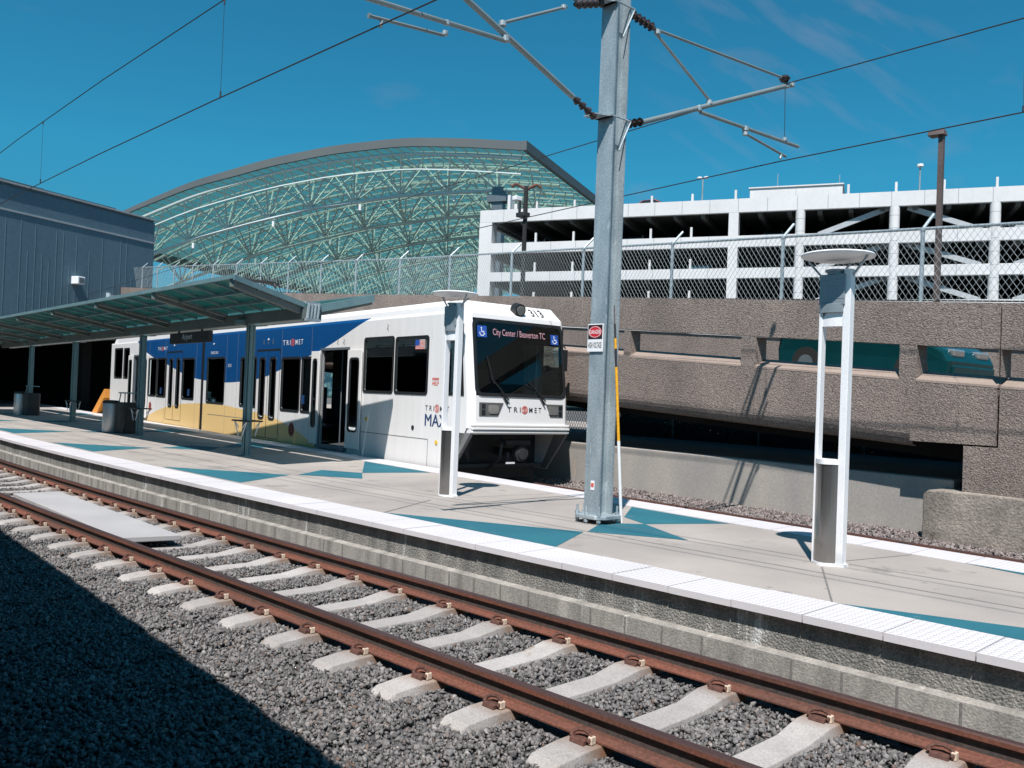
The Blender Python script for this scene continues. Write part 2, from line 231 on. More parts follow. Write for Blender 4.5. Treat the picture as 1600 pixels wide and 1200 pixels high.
# ------------------------------------------------------------------ mesh helpers
class MB:
    def __init__(s): s.v = []; s.f = []; s.m = []
    def add(s, vs, fs, m=0):
        o = len(s.v); s.v += [tuple(p) for p in vs]; s.f += [tuple(i+o for i in q) for q in fs]; s.m += [m]*len(fs); return s
    def hexa(s, p, m=0): return s.add(p, [(0, 3, 2, 1), (4, 5, 6, 7), (0, 1, 5, 4), (1, 2, 6, 5), (2, 3, 7, 6), (3, 0, 4, 7)], m)
    def box(s, x0, x1, y0, y1, z0, z1, m=0):
        return s.hexa([(x0, y0, z0), (x1, y0, z0), (x1, y1, z0), (x0, y1, z0), (x0, y0, z1), (x1, y0, z1), (x1, y1, z1), (x0, y1, z1)], m)
    def prism(s, poly, vec, m=0):
        n = len(poly); v = Vector(vec); a = [Vector(p) for p in poly]
        return s.add(a+[p+v for p in a], [tuple(range(n))[::-1], tuple(range(n, 2*n))]+[(i, (i+1) % n, n+(i+1) % n, n+i) for i in range(n)], m)
    def quad(s, a, b, c, d, m=0): return s.add([a, b, c, d], [(0, 1, 2, 3)], m)
    def poly(s, p, m=0): return s.add(p, [tuple(range(len(p)))], m)
    def tube(s, p, q, r, n=8, r2=None, m=0, cap=True):
        p = Vector(p); q = Vector(q); d = (q-p).normalized(); a = d.orthogonal().normalized(); b = d.cross(a); r2 = r if r2 is None else r2
        vs = [p+(a*math.cos(t)+b*math.sin(t))*r for t in [2*math.pi*i/n for i in range(n)]]+[q+(a*math.cos(t)+b*math.sin(t))*r2 for t in [2*math.pi*i/n for i in range(n)]]
        fs = [(i, (i+1) % n, n+(i+1) % n, n+i) for i in range(n)]
        if cap: fs += [tuple(range(n))[::-1], tuple(range(n, 2*n))]
        return s.add(vs, fs, m)
    def path(s, pts, r, n=8, m=0):
        for a, b in zip(pts, pts[1:]): s.tube(a, b, r, n, m=m)
        return s
    def lathe(s, c, prof, n=24, m=0, axis='z', a0=0, a1=360):
        c = Vector(c); vs = []; k = len(prof); full = a1-a0 >= 360; cnt = n if full else n+1
        for i in range(cnt):
            t = R(a0+(a1-a0)*i/n)
            for (rr, h) in prof:
                if axis == 'z': vs.append(c+Vector((rr*math.cos(t), rr*math.sin(t), h)))
                elif axis == 'y': vs.append(c+Vector((rr*math.cos(t), h, rr*math.sin(t))))
                else: vs.append(c+Vector((h, rr*math.cos(t), rr*math.sin(t))))
        fs = [(i*k+j, ((i+1) % cnt)*k+j, ((i+1) % cnt)*k+j+1, i*k+j+1) for i in range(n) for j in range(k-1)]
        return s.add(vs, fs, m)
    def disc_stack(s, p, q, r, n=5, m=0):
        """insulator: a row of sheds along p-q"""
        p = Vector(p); q = Vector(q); s.tube(p, q, r*.45, 8, m=m)
        for i in range(n):
            a = p.lerp(q, (i+.25)/n); b = p.lerp(q, (i+.75)/n); s.tube(a, b, r, 12, r*.55, m=m)
        return s
    def build(s, name, mats, parent=None, smooth=False, bevel=0, root=None):
        me = bpy.data.meshes.new(name); vs = s.v
        if root is None: root = ROOT.get(parent.name) if parent else None
        if root and not root.get('_local'):
            ox, oy, oz = root.location; vs = [(a-ox, b-oy, c-oz) for a, b, c in vs]
        me.from_pydata(vs, [], s.f)
        for m in (mats if isinstance(mats, (list, tuple)) else [mats]): me.materials.append(m)
        if any(s.m): me.polygons.foreach_set('material_index', s.m)
        if smooth: me.shade_smooth(); me.set_sharp_from_angle(angle=R(35))
        o = bpy.data.objects.new(name, me); COL.objects.link(o)
        if parent: o.parent = parent; ROOT[o.name] = ROOT.get(parent.name)
        if bevel:
            b = o.modifiers.new('bevel', 'BEVEL'); b.width = bevel; b.segments = 2; b.limit_method = 'ANGLE'; b.angle_limit = R(40)
        return o
ROOT = {}
def thing(name, label, cat, loc=(0, 0, 0), group=None, rz=None):
    o = bpy.data.objects.new(name, None); COL.objects.link(o); o.location = loc; o.empty_display_size = .2
    o['label'] = label; o['category'] = cat
    if group: o['group'] = group
    if rz is not None: o.rotation_euler = (0, 0, rz)
    ROOT[o.name] = o; LOCAL[o.name] = rz is not None
    return o
LOCAL = {}
_b = MB.build
def build(s, name, mats, parent=None, smooth=False, bevel=0):
    rt = ROOT.get(parent.name) if parent else None
    if rt is not None and not LOCAL[rt.name]:
        ox, oy, oz = rt.location; s.v = [(a[0]-ox, a[1]-oy, a[2]-oz) for a in s.v]
    class _N(dict): pass
    me = bpy.data.meshes.new(name); me.from_pydata(s.v, [], s.f)
    for m in (mats if isinstance(mats, (list, tuple)) else [mats]): me.materials.append(m)
    if any(s.m): me.polygons.foreach_set('material_index', s.m)
    if smooth: me.shade_smooth(); me.set_sharp_from_angle(angle=R(35))
    o = bpy.data.objects.new(name, me); COL.objects.link(o)
    if parent: o.parent = parent; ROOT[o.name] = rt
    if bevel:
        b = o.modifiers.new('bevel', 'BEVEL'); b.width = bevel; b.segments = 2; b.limit_method = 'ANGLE'; b.angle_limit = R(40)
    return o
MB.build = build
def build_each(s, name, mats, parent=None, **k):
    """one object for every loose piece recorded with cut()"""
    c = s.cuts+[(len(s.v), len(s.f))]; a = (0, 0); out = []
    for b in c:
        if b[1] > a[1]:
            h = MB(); h.v = s.v[a[0]:b[0]]; h.f = [tuple(i-a[0] for i in q) for q in s.f[a[1]:b[1]]]; h.m = s.m[a[1]:b[1]]; out.append(h.build(name, mats, parent, **k))
        a = b
    return out
MB.build_each = build_each; MB.cuts = ()
def cut(s): s.cuts = list(s.cuts)+[(len(s.v), len(s.f))]; return s
MB.cut = cut
def tag(o, label, cat, group=None):
    o['label'] = label; o['category'] = cat
    if group: o['group'] = group
    return o
def struct(name, mb, mats, **k):
    o = mb.build(name, mats, **k); o['kind'] = 'structure'; return o
def copy_tree(o, parent=None):
    c = o.copy(); COL.objects.link(c); c.parent = parent
    for ch in list(o.children): copy_tree(ch, c)
    return c
def rr2(u0, u1, v0, v1, rad, n=4):
    """rounded rectangle outline"""
    P = []
    for cx, cy, a in ((u1-rad, v1-rad, 0), (u0+rad, v1-rad, 90), (u0+rad, v0+rad, 180), (u1-rad, v0+rad, 270)):
        for i in range(n+1): t = R(a+90*i/n); P.append((cx+rad*math.cos(t), cy+rad*math.sin(t)))
    return P
def ring(mb, outer, inner, fn, thick, m=0):
    """frame between two outlines of equal point count; fn(u, v, off) gives the point"""
    n = len(outer); o = [fn(a, b, thick) for a, b in outer]; i = [fn(a, b, thick) for a, b in inner]; ob = [fn(a, b, 0) for a, b in outer]; ib = [fn(a, b, -.03) for a, b in inner]
    mb.add(o+i+ob+ib, [(k, (k+1) % n, n+(k+1) % n, n+k) for k in range(n)]+[(2*n+k, 2*n+(k+1) % n, (k+1) % n, k) for k in range(n)]+[(n+k, n+(k+1) % n, 3*n+(k+1) % n, 3*n+k) for k in range(n)], m)
_tc = {}
def text(mb, s, fn, u0, v0, w, h, m=0, bold=0):
    """lettering fitted in the box (u0, v0)-(u0+w, v0+h)"""
    key = (s, bold)
    if key not in _tc:
        cu = bpy.data.curves.new('lettering', 'FONT'); cu.body = s; cu.size = 1; cu.offset = bold; cu.resolution_u = 3
        ob = bpy.data.objects.new('lettering', cu); COL.objects.link(ob); bpy.context.view_layer.update()
        me = bpy.data.meshes.new_from_object(ob.evaluated_get(bpy.context.evaluated_depsgraph_get()))
        vs = [tuple(v.co) for v in me.vertices]; fs = [tuple(p.vertices) for p in me.polygons]
        bpy.data.objects.remove(ob); bpy.data.meshes.remove(me); bpy.data.curves.remove(cu)
        _tc[key] = (vs, fs)
    vs, fs = _tc[key]
    x0 = min(v[0] for v in vs); x1 = max(v[0] for v in vs); y0 = min(v[1] for v in vs); y1 = max(v[1] for v in vs)
    mb.add([fn(u0+(v[0]-x0)/(x1-x0)*w, v0+(v[1]-y0)/(y1-y0)*h) for v in vs], fs, m); return mb
def arc_line(mb, fn, c, r0, r1, a0, a1, n=20, m=0):
    for i in range(n):
        t0 = R(a0+(a1-a0)*i/n); t1 = R(a0+(a1-a0)*(i+1)/n)
        mb.quad(fn(c[0]+r0*math.cos(t0), c[1]+r0*math.sin(t0)), fn(c[0]+r1*math.cos(t0), c[1]+r1*math.sin(t0)), fn(c[0]+r1*math.cos(t1), c[1]+r1*math.sin(t1)), fn(c[0]+r0*math.cos(t1), c[1]+r0*math.sin(t1)), m)
def ordinal(n):
    return ['nearest', 'second', 'third', 'fourth', 'fifth', 'sixth', 'seventh', 'eighth', 'ninth', 'tenth', 'eleventh', 'twelfth', 'thirteenth', 'fourteenth', 'fifteenth', 'sixteenth', 'seventeenth', 'eighteenth', 'nineteenth', 'twentieth'][n] if n < 20 else '%d%s' % (n+1, {1: 'st', 2: 'nd', 3: 'rd'}.get((n+1) % 10, 'th') if not 10 < (n+1) % 100 < 14 else 'th')
# ------------------------------------------------------------------ alignments
def bend(X):
    """gentle curve of the near track and platform edge to the left"""
    return 0 if X > -10 else (.0018*(X+10)**2 if X > -30 else .72+.072*(-30-X))
XS = [8, 2, -2, -5, -8, -10]+[-12-2*i for i in range(10)]+[-34, -40, -48, -60, -90]
YC = 4.97                                                            # near track centre
FS = .13                                                             # far track slope
def far(X, a): return a-FS*X
# ------------------------------------------------------------------ ground and ballast beds
g = MB().quad((-1500, -1500, -1.2), (1500, -1500, -1.2), (1500, 1500, -1.2), (-1500, 1500, -1.2)); struct('ground', g, M['land'])
g = MB()
for a, b in zip(XS, XS[1:]):
    ya, yb = bend(a), bend(b); sec = [(-4.2, -.62), (1.2, -.25), (3.4, -.24), (6.5, -.24)]
    for (y0, z0), (y1, z1) in zip(sec, sec[1:]):
        g.quad((b, y0+yb, z0), (a, y0+ya, z0), (a, y1+ya, z1), (b, y1+yb, z1))
struct('trackbed', g, M['grav'])
g = MB().quad((-90, far(-90, 10.4), -.2), (10, far(10, 10.4), -.2), (10, far(10, 14.2), -.1), (-90, far(-90, 14.2), -.1)); struct('far_trackbed', g, M['gravpink'])
g = MB().quad((-160, far(-160, 14.3), .8), (160, far(160, 14.3), .8), (700, 900, .8), (-900, 900, .8)); struct('terrain', g, M['asph'])
def stones(name, areas, size, c1, c2, seed):
    rng = np.random.default_rng(seed)
    base = np.array([(x, y, z) for x in (-1, 1) for y in (-1, 1) for z in (-1, 1)], float)*.72
    ff = np.array([(0, 1, 3), (0, 3, 2), (4, 6, 7), (4, 7, 5), (0, 4, 5), (0, 5, 1), (2, 3, 7), (2, 7, 6), (0, 2, 6), (0, 6, 4), (1, 5, 7), (1, 7, 3)])
    P = []
    for (fnp, n) in areas: P.append(fnp(rng, n))
    P = np.concatenate(P); n = len(P)
    sh = rng.uniform(.5, 1.35, (n, 8, 1))*base[None]+rng.normal(0, .16, (n, 8, 3))
    ax = rng.uniform(.55, 1.15, (n, 1, 3)); ax[:, :, 2] *= .8; sh = sh*ax
    A = rng.normal(size=(n, 3, 3)); Q, _ = np.linalg.qr(A); sh = np.einsum('nij,nkj->nki', Q, sh)
    sz = (.6+.9*rng.random((n, 1, 1))**1.6)*size; V = sh*sz+P[:, None, :]
    me = bpy.data.meshes.new(name); me.vertices.add(n*8); me.vertices.foreach_set('co', V.reshape(-1).astype(np.float32))
    idx = (ff[None]+8*np.arange(n)[:, None, None]).reshape(-1); nf = n*12
    me.loops.add(nf*3); me.loops.foreach_set('vertex_index', idx.astype(np.int32)); me.polygons.add(nf); me.polygons.foreach_set('loop_start', (np.arange(nf)*3).astype(np.int32))
    me.update(); at = me.attributes.new('tone', 'FLOAT', 'POINT'); at.data.foreach_set('value', np.repeat(rng.random(n), 8).astype(np.float32))
    m = bpy.data.materials.new(name); m.use_nodes = True; N = m.node_tree.nodes; l = m.node_tree.links.new; b = N['Principled BSDF']; b.inputs['Roughness'].default_value = .9
    an = N.new('ShaderNodeAttribute'); an.attribute_name = 'tone'; cr = N.new('ShaderNodeValToRGB'); l(an.outputs['Fac'], cr.inputs[0])
    cr.color_ramp.elements[0].color = (*c1, 1); cr.color_ramp.elements[1].color = (*c2, 1)
    cr.color_ramp.elements[1].position = .90
    e = cr.color_ramp.elements.new(.94); e.color = (.16, .10, .07, 1)
    e = cr.color_ramp.elements.new(.985); e.color = (.38, .36, .34, 1)
    n1 = N.new('ShaderNodeTexNoise'); n1.inputs['Scale'].default_value = 60; tcn = N.new('ShaderNodeTexCoord'); l(tcn.outputs['Object'], n1.inputs['Vector'])
    mm = N.new('ShaderNodeMixRGB'); mm.blend_type = 'MULTIPLY'; mm.inputs[0].default_value = .5; l(cr.outputs[0], mm.inputs[1]); l(n1.outputs[0], mm.inputs[2]); l(mm.outputs[0], b.inputs['Base Color'])
    me.materials.append(m); o = bpy.data.objects.new(name, me); COL.objects.link(o); return o
TIE0, TSP = -7.24, .762
def bedz(y): return np.interp(y, [-4.2, 1.2, 3.4, 6.5], [-.6, -.235, -.222, -.222])
def near_area(x0, x1, y0, y1):
    def fn(rng, n):
        x = rng.uniform(x0, x1, n); y = rng.uniform(y0, y1, n)
        d = np.abs((x-TIE0+TSP/2) % TSP-TSP/2); z = bedz(y)+rng.uniform(-.012, .022, n)
        dy = y-YC
        on = (np.abs(dy) < 1.21) & (d < .145); railb = np.abs(np.abs(dy)-.7525) < .10
        z = np.where(on | railb, z-.09, z+np.where(d < .19, -.02, .0))
        z = z-np.clip((y-5.9)/.4, 0, 1)*.01
        bx = np.where(x > -10, 0, np.where(x > -30, .0018*(x+10)**2, .72+.072*(-30-x)))
        return np.stack([x, y+bx, z], 1)
    return fn
A = [(near_area(-6.5, 1.5, 1.3, 6.42), 98000), (near_area(-12, -6.5, .9, 6.42), 72000), (near_area(-22, -12, 1.6, 6.42), 42000), (near_area(-42, -22, 3.2, 6.4), 16000)]
tag(stones('ballast', A, .0168, (.09, .085, .083), (.285, .27, .26), 3), 'grey crushed stone ballast around the near track', 'ballast')['kind'] = 'stuff'
def far_area(x0, x1, a0, a1):
    def fn(rng, n):
        x = rng.uniform(x0, x1, n); a = rng.uniform(a0, a1, n)
        return np.stack([x, a-FS*x, -.2+.1*(a-10.4)/3.8+rng.uniform(-.01, .03, n)+np.clip((a-12.75)/1.2, 0, 1)*.05], 1)
    return fn
tag(stones('far_gravel', [(far_area(-16, -.5, 12.2, 13.98), 26000), (far_area(-45, -16, 10.5, 13.9), 8000)], .024, (.12, .10, .095), (.38, .32, .30), 5), 'pinkish brown gravel between the far rail and the low wall', 'gravel')['kind'] = 'stuff'
# ------------------------------------------------------------------ sleepers with clips
def sleeper(near=True):
    t = thing('sleeper', '', 'sleeper', (0, YC, -.17))
    g = MB(); secs = [(-1.24, -.05, .10, .125), (-1.18, -.016, .112, .135), (-.98, .0, .12, .14), (-.55, .004, .12, .14), (-.28, -.038, .11, .13), (.28, -.038, .11, .13), (.55, .004, .12, .14), (.98, .0, .12, .14), (1.18, -.016, .112, .135), (1.24, -.05, .10, .125)]
    vs = []; fs = []
    for y, z, wt, wb in secs:
        vs += [(-wb, YC+y, -.40), (wb, YC+y, -.40), (wb-.006, YC+y, -.17+z-.06), (wt, YC+y, -.17+z), (-wt, YC+y, -.17+z), (-wb+.006, YC+y, -.17+z-.06)]
    for i in range(len(secs)-1):
        for k in range(6): a = i*6+k; b = i*6+(k+1) % 6; fs.append((a, b, b+6, a+6))
    fs += [tuple(range(6))[::-1], tuple(range(len(vs)-6, len(vs)))]
    g.add(vs, fs); g.build('sleeper_body', M['tie'], t, bevel=.008)
    for ys in (-.7525, .7525):
        for side in (-1, 1):
            y = YC+ys+side*.105; c = MB()
            pts = [Vector((.075*math.cos(a), y+side*.012-side*.055*math.sin(a)*.6, -.145+.03*math.sin(a)+.01)) for a in [R(-30+40*i) for i in range(7)]]
            c.path(pts, .0125, 7); c.tube((-.055, y+side*.03, -.165), (.055, y+side*.03, -.165), .028, 8)
            c.box(-.055, .055, y-.03, y+.03, -.175, -.150)
            cl = c.build('rail_clip', M['clip'], t, smooth=True)
            MB().box(.058, .088, y-.02, y+.022, -.165, -.118).build('clip_insulator', M['insul'], cl, bevel=.004)
    return t
proto = sleeper(); grp = 'concrete sleepers of the near track'
k = 0
for i in range(-50, 12):
    X = TIE0+TSP*i
    if X < -46 or X > .6: continue
    o = proto if k == 0 else copy_tree(proto); k += 1
    o.location = (X, YC+bend(X), -.17)
    if X > -7: o.rotation_euler = (0, 0, random.uniform(-.008, .008))
    if X > -10.95: n = int(round((X+10.9)/TSP)); o['label'] = '%s bare concrete sleeper to the right of the grey board' % (ordinal(n).capitalize() if False else ordinal(n))
    elif X < -16.2: n = int(round((-16.3-X)/TSP)); o['label'] = '%s concrete sleeper leftward beyond the far end of the grey board' % ordinal(max(n, 0))
    else: n = int(round((-11.3-X)/TSP)); o['label'] = '%s sleeper counted from the right end of the grey board lying over it' % ordinal(max(n, 0))
    o['group'] = grp
# ------------------------------------------------------------------ rails
RP = [(-.07, -.165), (.07, -.165), (.07, -.154), (.018, -.135), (.009, -.115), (.009, -.055), (.016, -.045), (.036, -.036), (.036, -.008), (.028, 0), (-.028, 0), (-.036, -.008), (-.036, -.036), (-.016, -.045), (-.009, -.055), (-.009, -.115), (-.018, -.135), (-.07, -.154)]
def rail(path, label):
    g = MB(); n = len(RP)
    for x, y, z in path: g.v += [(x, y+p, z+q) for p, q in RP]
    for i in range(len(path)-1):
        for k in range(n):
            g.f.append((i*n+k, i*n+(k+1) % n, (i+1)*n+(k+1) % n, (i+1)*n+k)); g.m.append(1 if k in (8, 9, 10) else (2 if k in (4, 5, 13, 14) else 0))
    g.f += [tuple(range(n))[::-1], tuple(range(len(g.v)-n, len(g.v)))]; g.m += [0, 0]
    o = g.build('rail', [M['rust'], M['railtop'], M['railweb']]); return tag(o, label, 'rail')
rail([(x, YC-.7525+bend(x), 0) for x in XS], 'rusty rail closest to the viewer on the near track')
rail([(x, YC+.7525+bend(x), 0) for x in XS], 'rusty rail of the near track beside the platform face')
rail([(x, far(x, 11.74+.76), 0) for x in (10, -90)], 'dark rail of the far track in front of the low wall')
rail([(x, far(x, 11.74-.76), 0) for x in (10, -90)], 'rail of the far track hidden close under the platform edge')
# grey board between the rails
g = MB().hexa([(-16.3, 4.56, -.12), (-11.16, 4.35, -.12), (-10.98, 5.04, -.12), (-16.3, 5.28, -.12), (-16.3, 4.56, -.05), (-11.16, 4.35, -.05), (-10.98, 5.04, -.05), (-16.3, 5.28, -.05)])
tag(g.build('crossing_board', M['board'], bevel=.01), 'flat pale grey board laid on the sleepers between the near rails', 'board')
# ------------------------------------------------------------------ platform
PZ = .30
def ne(X): return 6.38+bend(X)                                       # near edge
def fe(X): return 10.28-FS*X                                         # far edge
XP = [10, 4, 0, -2, -5, -8, -10]+[-12-2*i for i in range(12)]+[-38, -44, -52, -70]
pl = MB()
for a, b in zip(XP, XP[1:]):
    pl.quad((b, ne(b)+.6, PZ-.001), (a, ne(a)+.6, PZ-.001), (a, fe(a)-.62, PZ-.001), (b, fe(b)-.62, PZ-.001))
platform = struct('platform', pl, M['plat'])
ROOT[platform.name] = None
def part(mb, name, m, parent, **k):
    o = mb.build(name, m, **k); o.parent = parent; return o
# retaining face with footing ledge
g = MB(); f2 = MB()
for a, b in zip(XP, XP[1:]):
    g.quad((b, ne(b)+.075, -.03), (a, ne(a)+.075, -.03), (a, ne(a)+.075, PZ-.05), (b, ne(b)+.075, PZ-.05))
    f2.quad((b, ne(b)-.02, -.7), (a, ne(a)-.02, -.7), (a, ne(a)-.02, -.04), (b, ne(b)-.02, -.04))
    f2.quad((b, ne(b)-.02, -.04), (a, ne(a)-.02, -.04), (a, ne(a)+.08, -.025), (b, ne(b)+.08, -.025))
    g.quad((a, fe(a)-.08, -.7), (b, fe(b)-.08, -.7), (b, fe(b)-.08, PZ-.05), (a, fe(a)-.08, PZ-.05))
part(g, 'platform_face', M['conc'], platform)
part(f2, 'footing', M['conc2'], platform)
g = MB(); X = 4                                                      # block joints on the footing
while X > -45:
    g.box(X-.008, X+.008, ne(X)-.026, ne(X)-.019, -.6, -.045); X -= .40+random.choice((0, 0, .4, .02))
part(g, 'block_joints', M['score'], platform)
# tactile tiles, each tile a little its own height
def strip(edge, sgn, x1, x0):
    g = MB(); n = int((x1-x0)/.615)
    for i in range(n):
        a = x1-.615*i-.006; b = a-.604; dz = random.uniform(-.0025, .0025); e = random.uniform(-.004, .004)
        ya, yb = edge(a)+e, edge(b)+e; wd = .62*sgn
        P4 = [(b, yb), (a, ya), (a, ya+wd), (b, yb+wd)]
        if sgn < 0: P4 = [P4[3], P4[2], P4[1], P4[0]]
        g.hexa([(p[0], p[1], PZ-.055) for p in P4]+[(p[0], p[1], PZ+.004+dz) for p in P4])
    return g
part(strip(ne, 1, 6.03, -50), 'tactile_strip', M['tactile'], platform)
part(strip(fe, -1, 6, -60), 'far_tactile_strip', M['tactile'], platform)
# teal star pattern (stained concrete), one motif every 7.1 m
PAT = {0: [[(-9.36, 7.02), (-6.32, 7.02), (-6.86, 8.11)], [(-6.84, 8.15), (-5.79, 8.71), (-6.87, 9.33), (-7.24, 8.9)], [(-6.87, 9.33), (-6.30, 10.42), (-8.1, 10.66), (-7.44, 9.63)]],
       -1: [[(-16.52, 7.16), (-13.4, 7.12), (-14.25, 8.55)], [(-14.21, 8.67), (-13.17, 9.37), (-14.1, 10.02), (-14.9, 9.63)], [(-14.1, 10.02), (-13.66, 11.38), (-16.41, 11.72)]]}
g = MB()
for k in range(-5, 2):
    for q, tri in enumerate(PAT[0][:2] if k == 1 else PAT[0] if k > -1 else PAT[-1]):
        sh = 6.14*k if k > -1 else 7.13*(k+1); P3 = []
        for x, y in tri:
            xn = x+sh; y0, y1 = (ne(x)+.6, fe(x)-.62); fr = (y-y0)/(y1-y0); yy = ne(xn)+.6+fr*(fe(xn)-.62-ne(xn)-.6); P3.append((xn, yy, PZ+.002))
        g.poly(P3)
g.poly([(-3.25, fe(-3.25)-.62, PZ+.002), (.8, fe(.8)-1.3, PZ+.002), (.8, fe(.8)-.62, PZ+.002)])
part(g, 'teal_pattern', M['teal'], platform)
g = MB()                                                             # scored joints
def sl(x0, y0, x1, y1, wd=.007):
    d = Vector((x1-x0, y1-y0, 0)).normalized(); p = Vector((-d.y, d.x, 0))*wd; g.quad(Vector((x0, y0, PZ+.004))-p, Vector((x1, y1, PZ+.004))-p, Vector((x1, y1, PZ+.004))+p, Vector((x0, y0, PZ+.004))+p)
for a, b in zip(XP, XP[1:]):
    for y0 in (8.17, 8.88): sl(a, y0+.06*max(0, -a-12), b, y0+.06*max(0, -b-12))
X = 2.6
while X > -45: sl(X+.25, ne(X)+.62, X-.55, 8.17+.06*max(0, -X-12)+.3, .008); sl(X-.6, 8.9+.06*max(0, -X-12), X-.3, fe(X)-.63, .006); X -= 6.1
part(g, 'score_lines', M['score'], platform)
# ------------------------------------------------------------------ low wall, footing block, viaduct ramp
def vt(X): return 3.5+.072*(-3.85-X) if X > -22 else 3.5+.072*18.15+.085*(-22-X)      # parapet top
def vb(X): return 1.36+.06*(-4.6-X)
g = MB().hexa([(-46, far(-46, 14.0), -.3), (-4.9, far(-4.9, 14.0), -.3), (-4.9, far(-4.9, 14.3), -.3), (-46, far(-46, 14.3), -.3), (-46, far(-46, 14.0), .95), (-4.9, far(-4.9, 14.0), .84), (-4.9, far(-4.9, 14.3), .84), (-46, far(-46, 14.3), .95)])
tag(g.build('low_wall', M['wallc'], bevel=.015), 'low smooth concrete wall between the far track and the dark space under the ramp', 'wall')
g = MB().prism([(-5.2, far(-5.2, 13.5), -.3), (-5.2, far(-5.2, 13.5), .62), (-5.12, far(-5.12, 13.5), .70), (-4.5, far(-4.5, 13.5), .72), (8, far(8, 13.5), .60), (8, far(8, 13.5), -.3)], (.1, .95, 0))
tag(g.build('footing_block', M['footing'], bevel=.03), 'weathered brown concrete block at the foot of the ramp wall, far right', 'block')
ramp = thing('ramp', 'long brown aggregate concrete ramp with slotted parapet rising to the left behind the train', 'ramp', (-4, far(-4, 13.6), 0))
def vp(X, off, z): # point on ramp: off = distance behind the front face
    return (X+off*FS*.99, far(X, 13.55)+off*.99, z)
# openings: (x0, x1) between; lip z = top-.62.. etc
SL = [(-14.2, -11.83), (-11.66, -8.74), (-8.42, -5.66), (-5.38, -4.16), (-4.12, -1.4), (-1.1, 1.6)]
x = -14.55
while x > -46: SL.append((x-2.85, x)); x -= 3.2
SL.sort()
def lip(X): return vt(X)-1.08
def up(X): return vt(X)-.68
TH = .32
g = MB(); cap = MB()
def seg(g, x0, x1, za, zb, t0=0, t1=TH):
    """wall segment between two height functions"""
    g.hexa([vp(x0, t0, za(x0)), vp(x1, t0, za(x1)), vp(x1, t1, za(x1)), vp(x0, t1, za(x0)), vp(x0, t0, zb(x0)), vp(x1, t0, zb(x1)), vp(x1, t1, zb(x1)), vp(x0, t1, zb(x0))])
edges = [-56]+[q for s in SL for q in s]+[4]
JX = -4.14
for x0, x1 in [(-56, -30), (-30, JX-.012), (JX+.012, 4)]: seg(g, x0, x1, up, vt)
for a, b in zip(edges[::2], edges[1::2]):
    if a < JX < b: seg(g, a, JX-.012, lip, up); seg(g, JX+.012, b, lip, up)
    else: seg(g, a, b, lip, up, 0, TH)
def low(X): return vb(X)+.0
# lower beam: front face down to a rounded foot, then soffit
prof = lambda X: [(0, lip(X)-.16), (0, vb(X)+.22), (.012, vb(X)+.13), (.04, vb(X)+.06), (.10, vb(X)-.03), (.22, vb(X)-.07), (.5, vb(X)-.07)]
xs = [-56, -45, -35, -25, -18, -12, -8, -5.45]
for a, b in zip(xs, xs[1:]):
    pa, pb = prof(a), prof(b)
    for i in range(len(pa)-1): g.quad(vp(a, *pa[i]), vp(b, *pb[i]), vp(b, *pb[i+1]), vp(a, *pa[i+1]))
    g.quad(vp(a, 0, lip(a)-.16), vp(b, 0, lip(b)-.16), vp(b, TH, lip(b)-.16), vp(a, TH, lip(a)-.16))
seg(g, -5.45, JX-.03, lambda X: 1.43, lambda X: lip(X)-.16, 0, .5)
seg(g, JX+.012, 4, lambda X: 1.40, lambda X: lip(X)-.16, 0, .5)
seg(g, -4.62, 4, lambda X: .62+(.0), lambda X: 1.405, 0, .8)
g.build('front_parapet', M['agg'], ramp)
s = MB()                                                             # sloping pale sills of the slots
for (x0, x1) in SL:
    parts_ = [(x0, x1)] if not (x0 < JX < x1) else [(x0, JX-.02), (JX+.02, x1)]
    for a, b in parts_:
        s.hexa([vp(a, -.004, lip(a)-.165), vp(b, -.004, lip(b)-.165), vp(b, TH+.003, lip(b)-.165), vp(a, TH+.003, lip(a)-.165), vp(a, .0, lip(a)-.13), vp(b, .0, lip(b)-.13), vp(b, TH, lip(b)+.01), vp(a, TH, lip(a)+.01)])
s2 = MB()
for a, b in zip(edges[::2], edges[1::2]): (seg(s2, a+.0, b-.0, lambda X: lip(X)-.165, lip, .001, TH), s2.cut()) if not (a < JX < b) else None
s.build('slot_sill', M['aggsmooth'], ramp); s2.build_each('pier', M['agg'], ramp)
d = MB(); xs2 = [-56, -40, -22, -10, 4]
for a, b in zip(xs2, xs2[1:]):
    d.hexa([vp(a, TH, vt(a)-1.75), vp(b, TH, vt(b)-1.75), vp(b, 5.9, vt(b)-1.75), vp(a, 5.9, vt(a)-1.75), vp(a, TH, vt(a)-1.35), vp(b, TH, vt(b)-1.35), vp(b, 5.9, vt(b)-1.35), vp(a, 5.9, vt(a)-1.35)])
d.build('road_deck', M['asph'], ramp)
d = MB()
for a, b in zip(xs2, xs2[1:]):
    seg(d, a, b, lambda X: vt(X)-1.6, lambda X: vt(X)-.44+.14*0, 5.9, 6.2)
    seg(d, a, b, lambda X: vt(X)-.30, lambda X: vt(X)-.02, 5.9, 6.2)
d.build('rear_parapet', M['agg'], ramp)
d = MB()
for a, b in zip(xs2, xs2[1:]): seg(d, a, b, lambda X: vt(X)-.43, lambda X: vt(X)-.39, 5.86, 5.9)
d.build('rear_slot_daylight', M['signwhite'], ramp)  # white strip stands in for daylight in the rear parapet slot
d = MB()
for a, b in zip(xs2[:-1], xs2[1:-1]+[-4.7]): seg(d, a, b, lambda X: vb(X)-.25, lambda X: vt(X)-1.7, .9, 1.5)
d.build('underside_shade_block', M['cave'], ramp)  # near-black block put in for the shade under the ramp
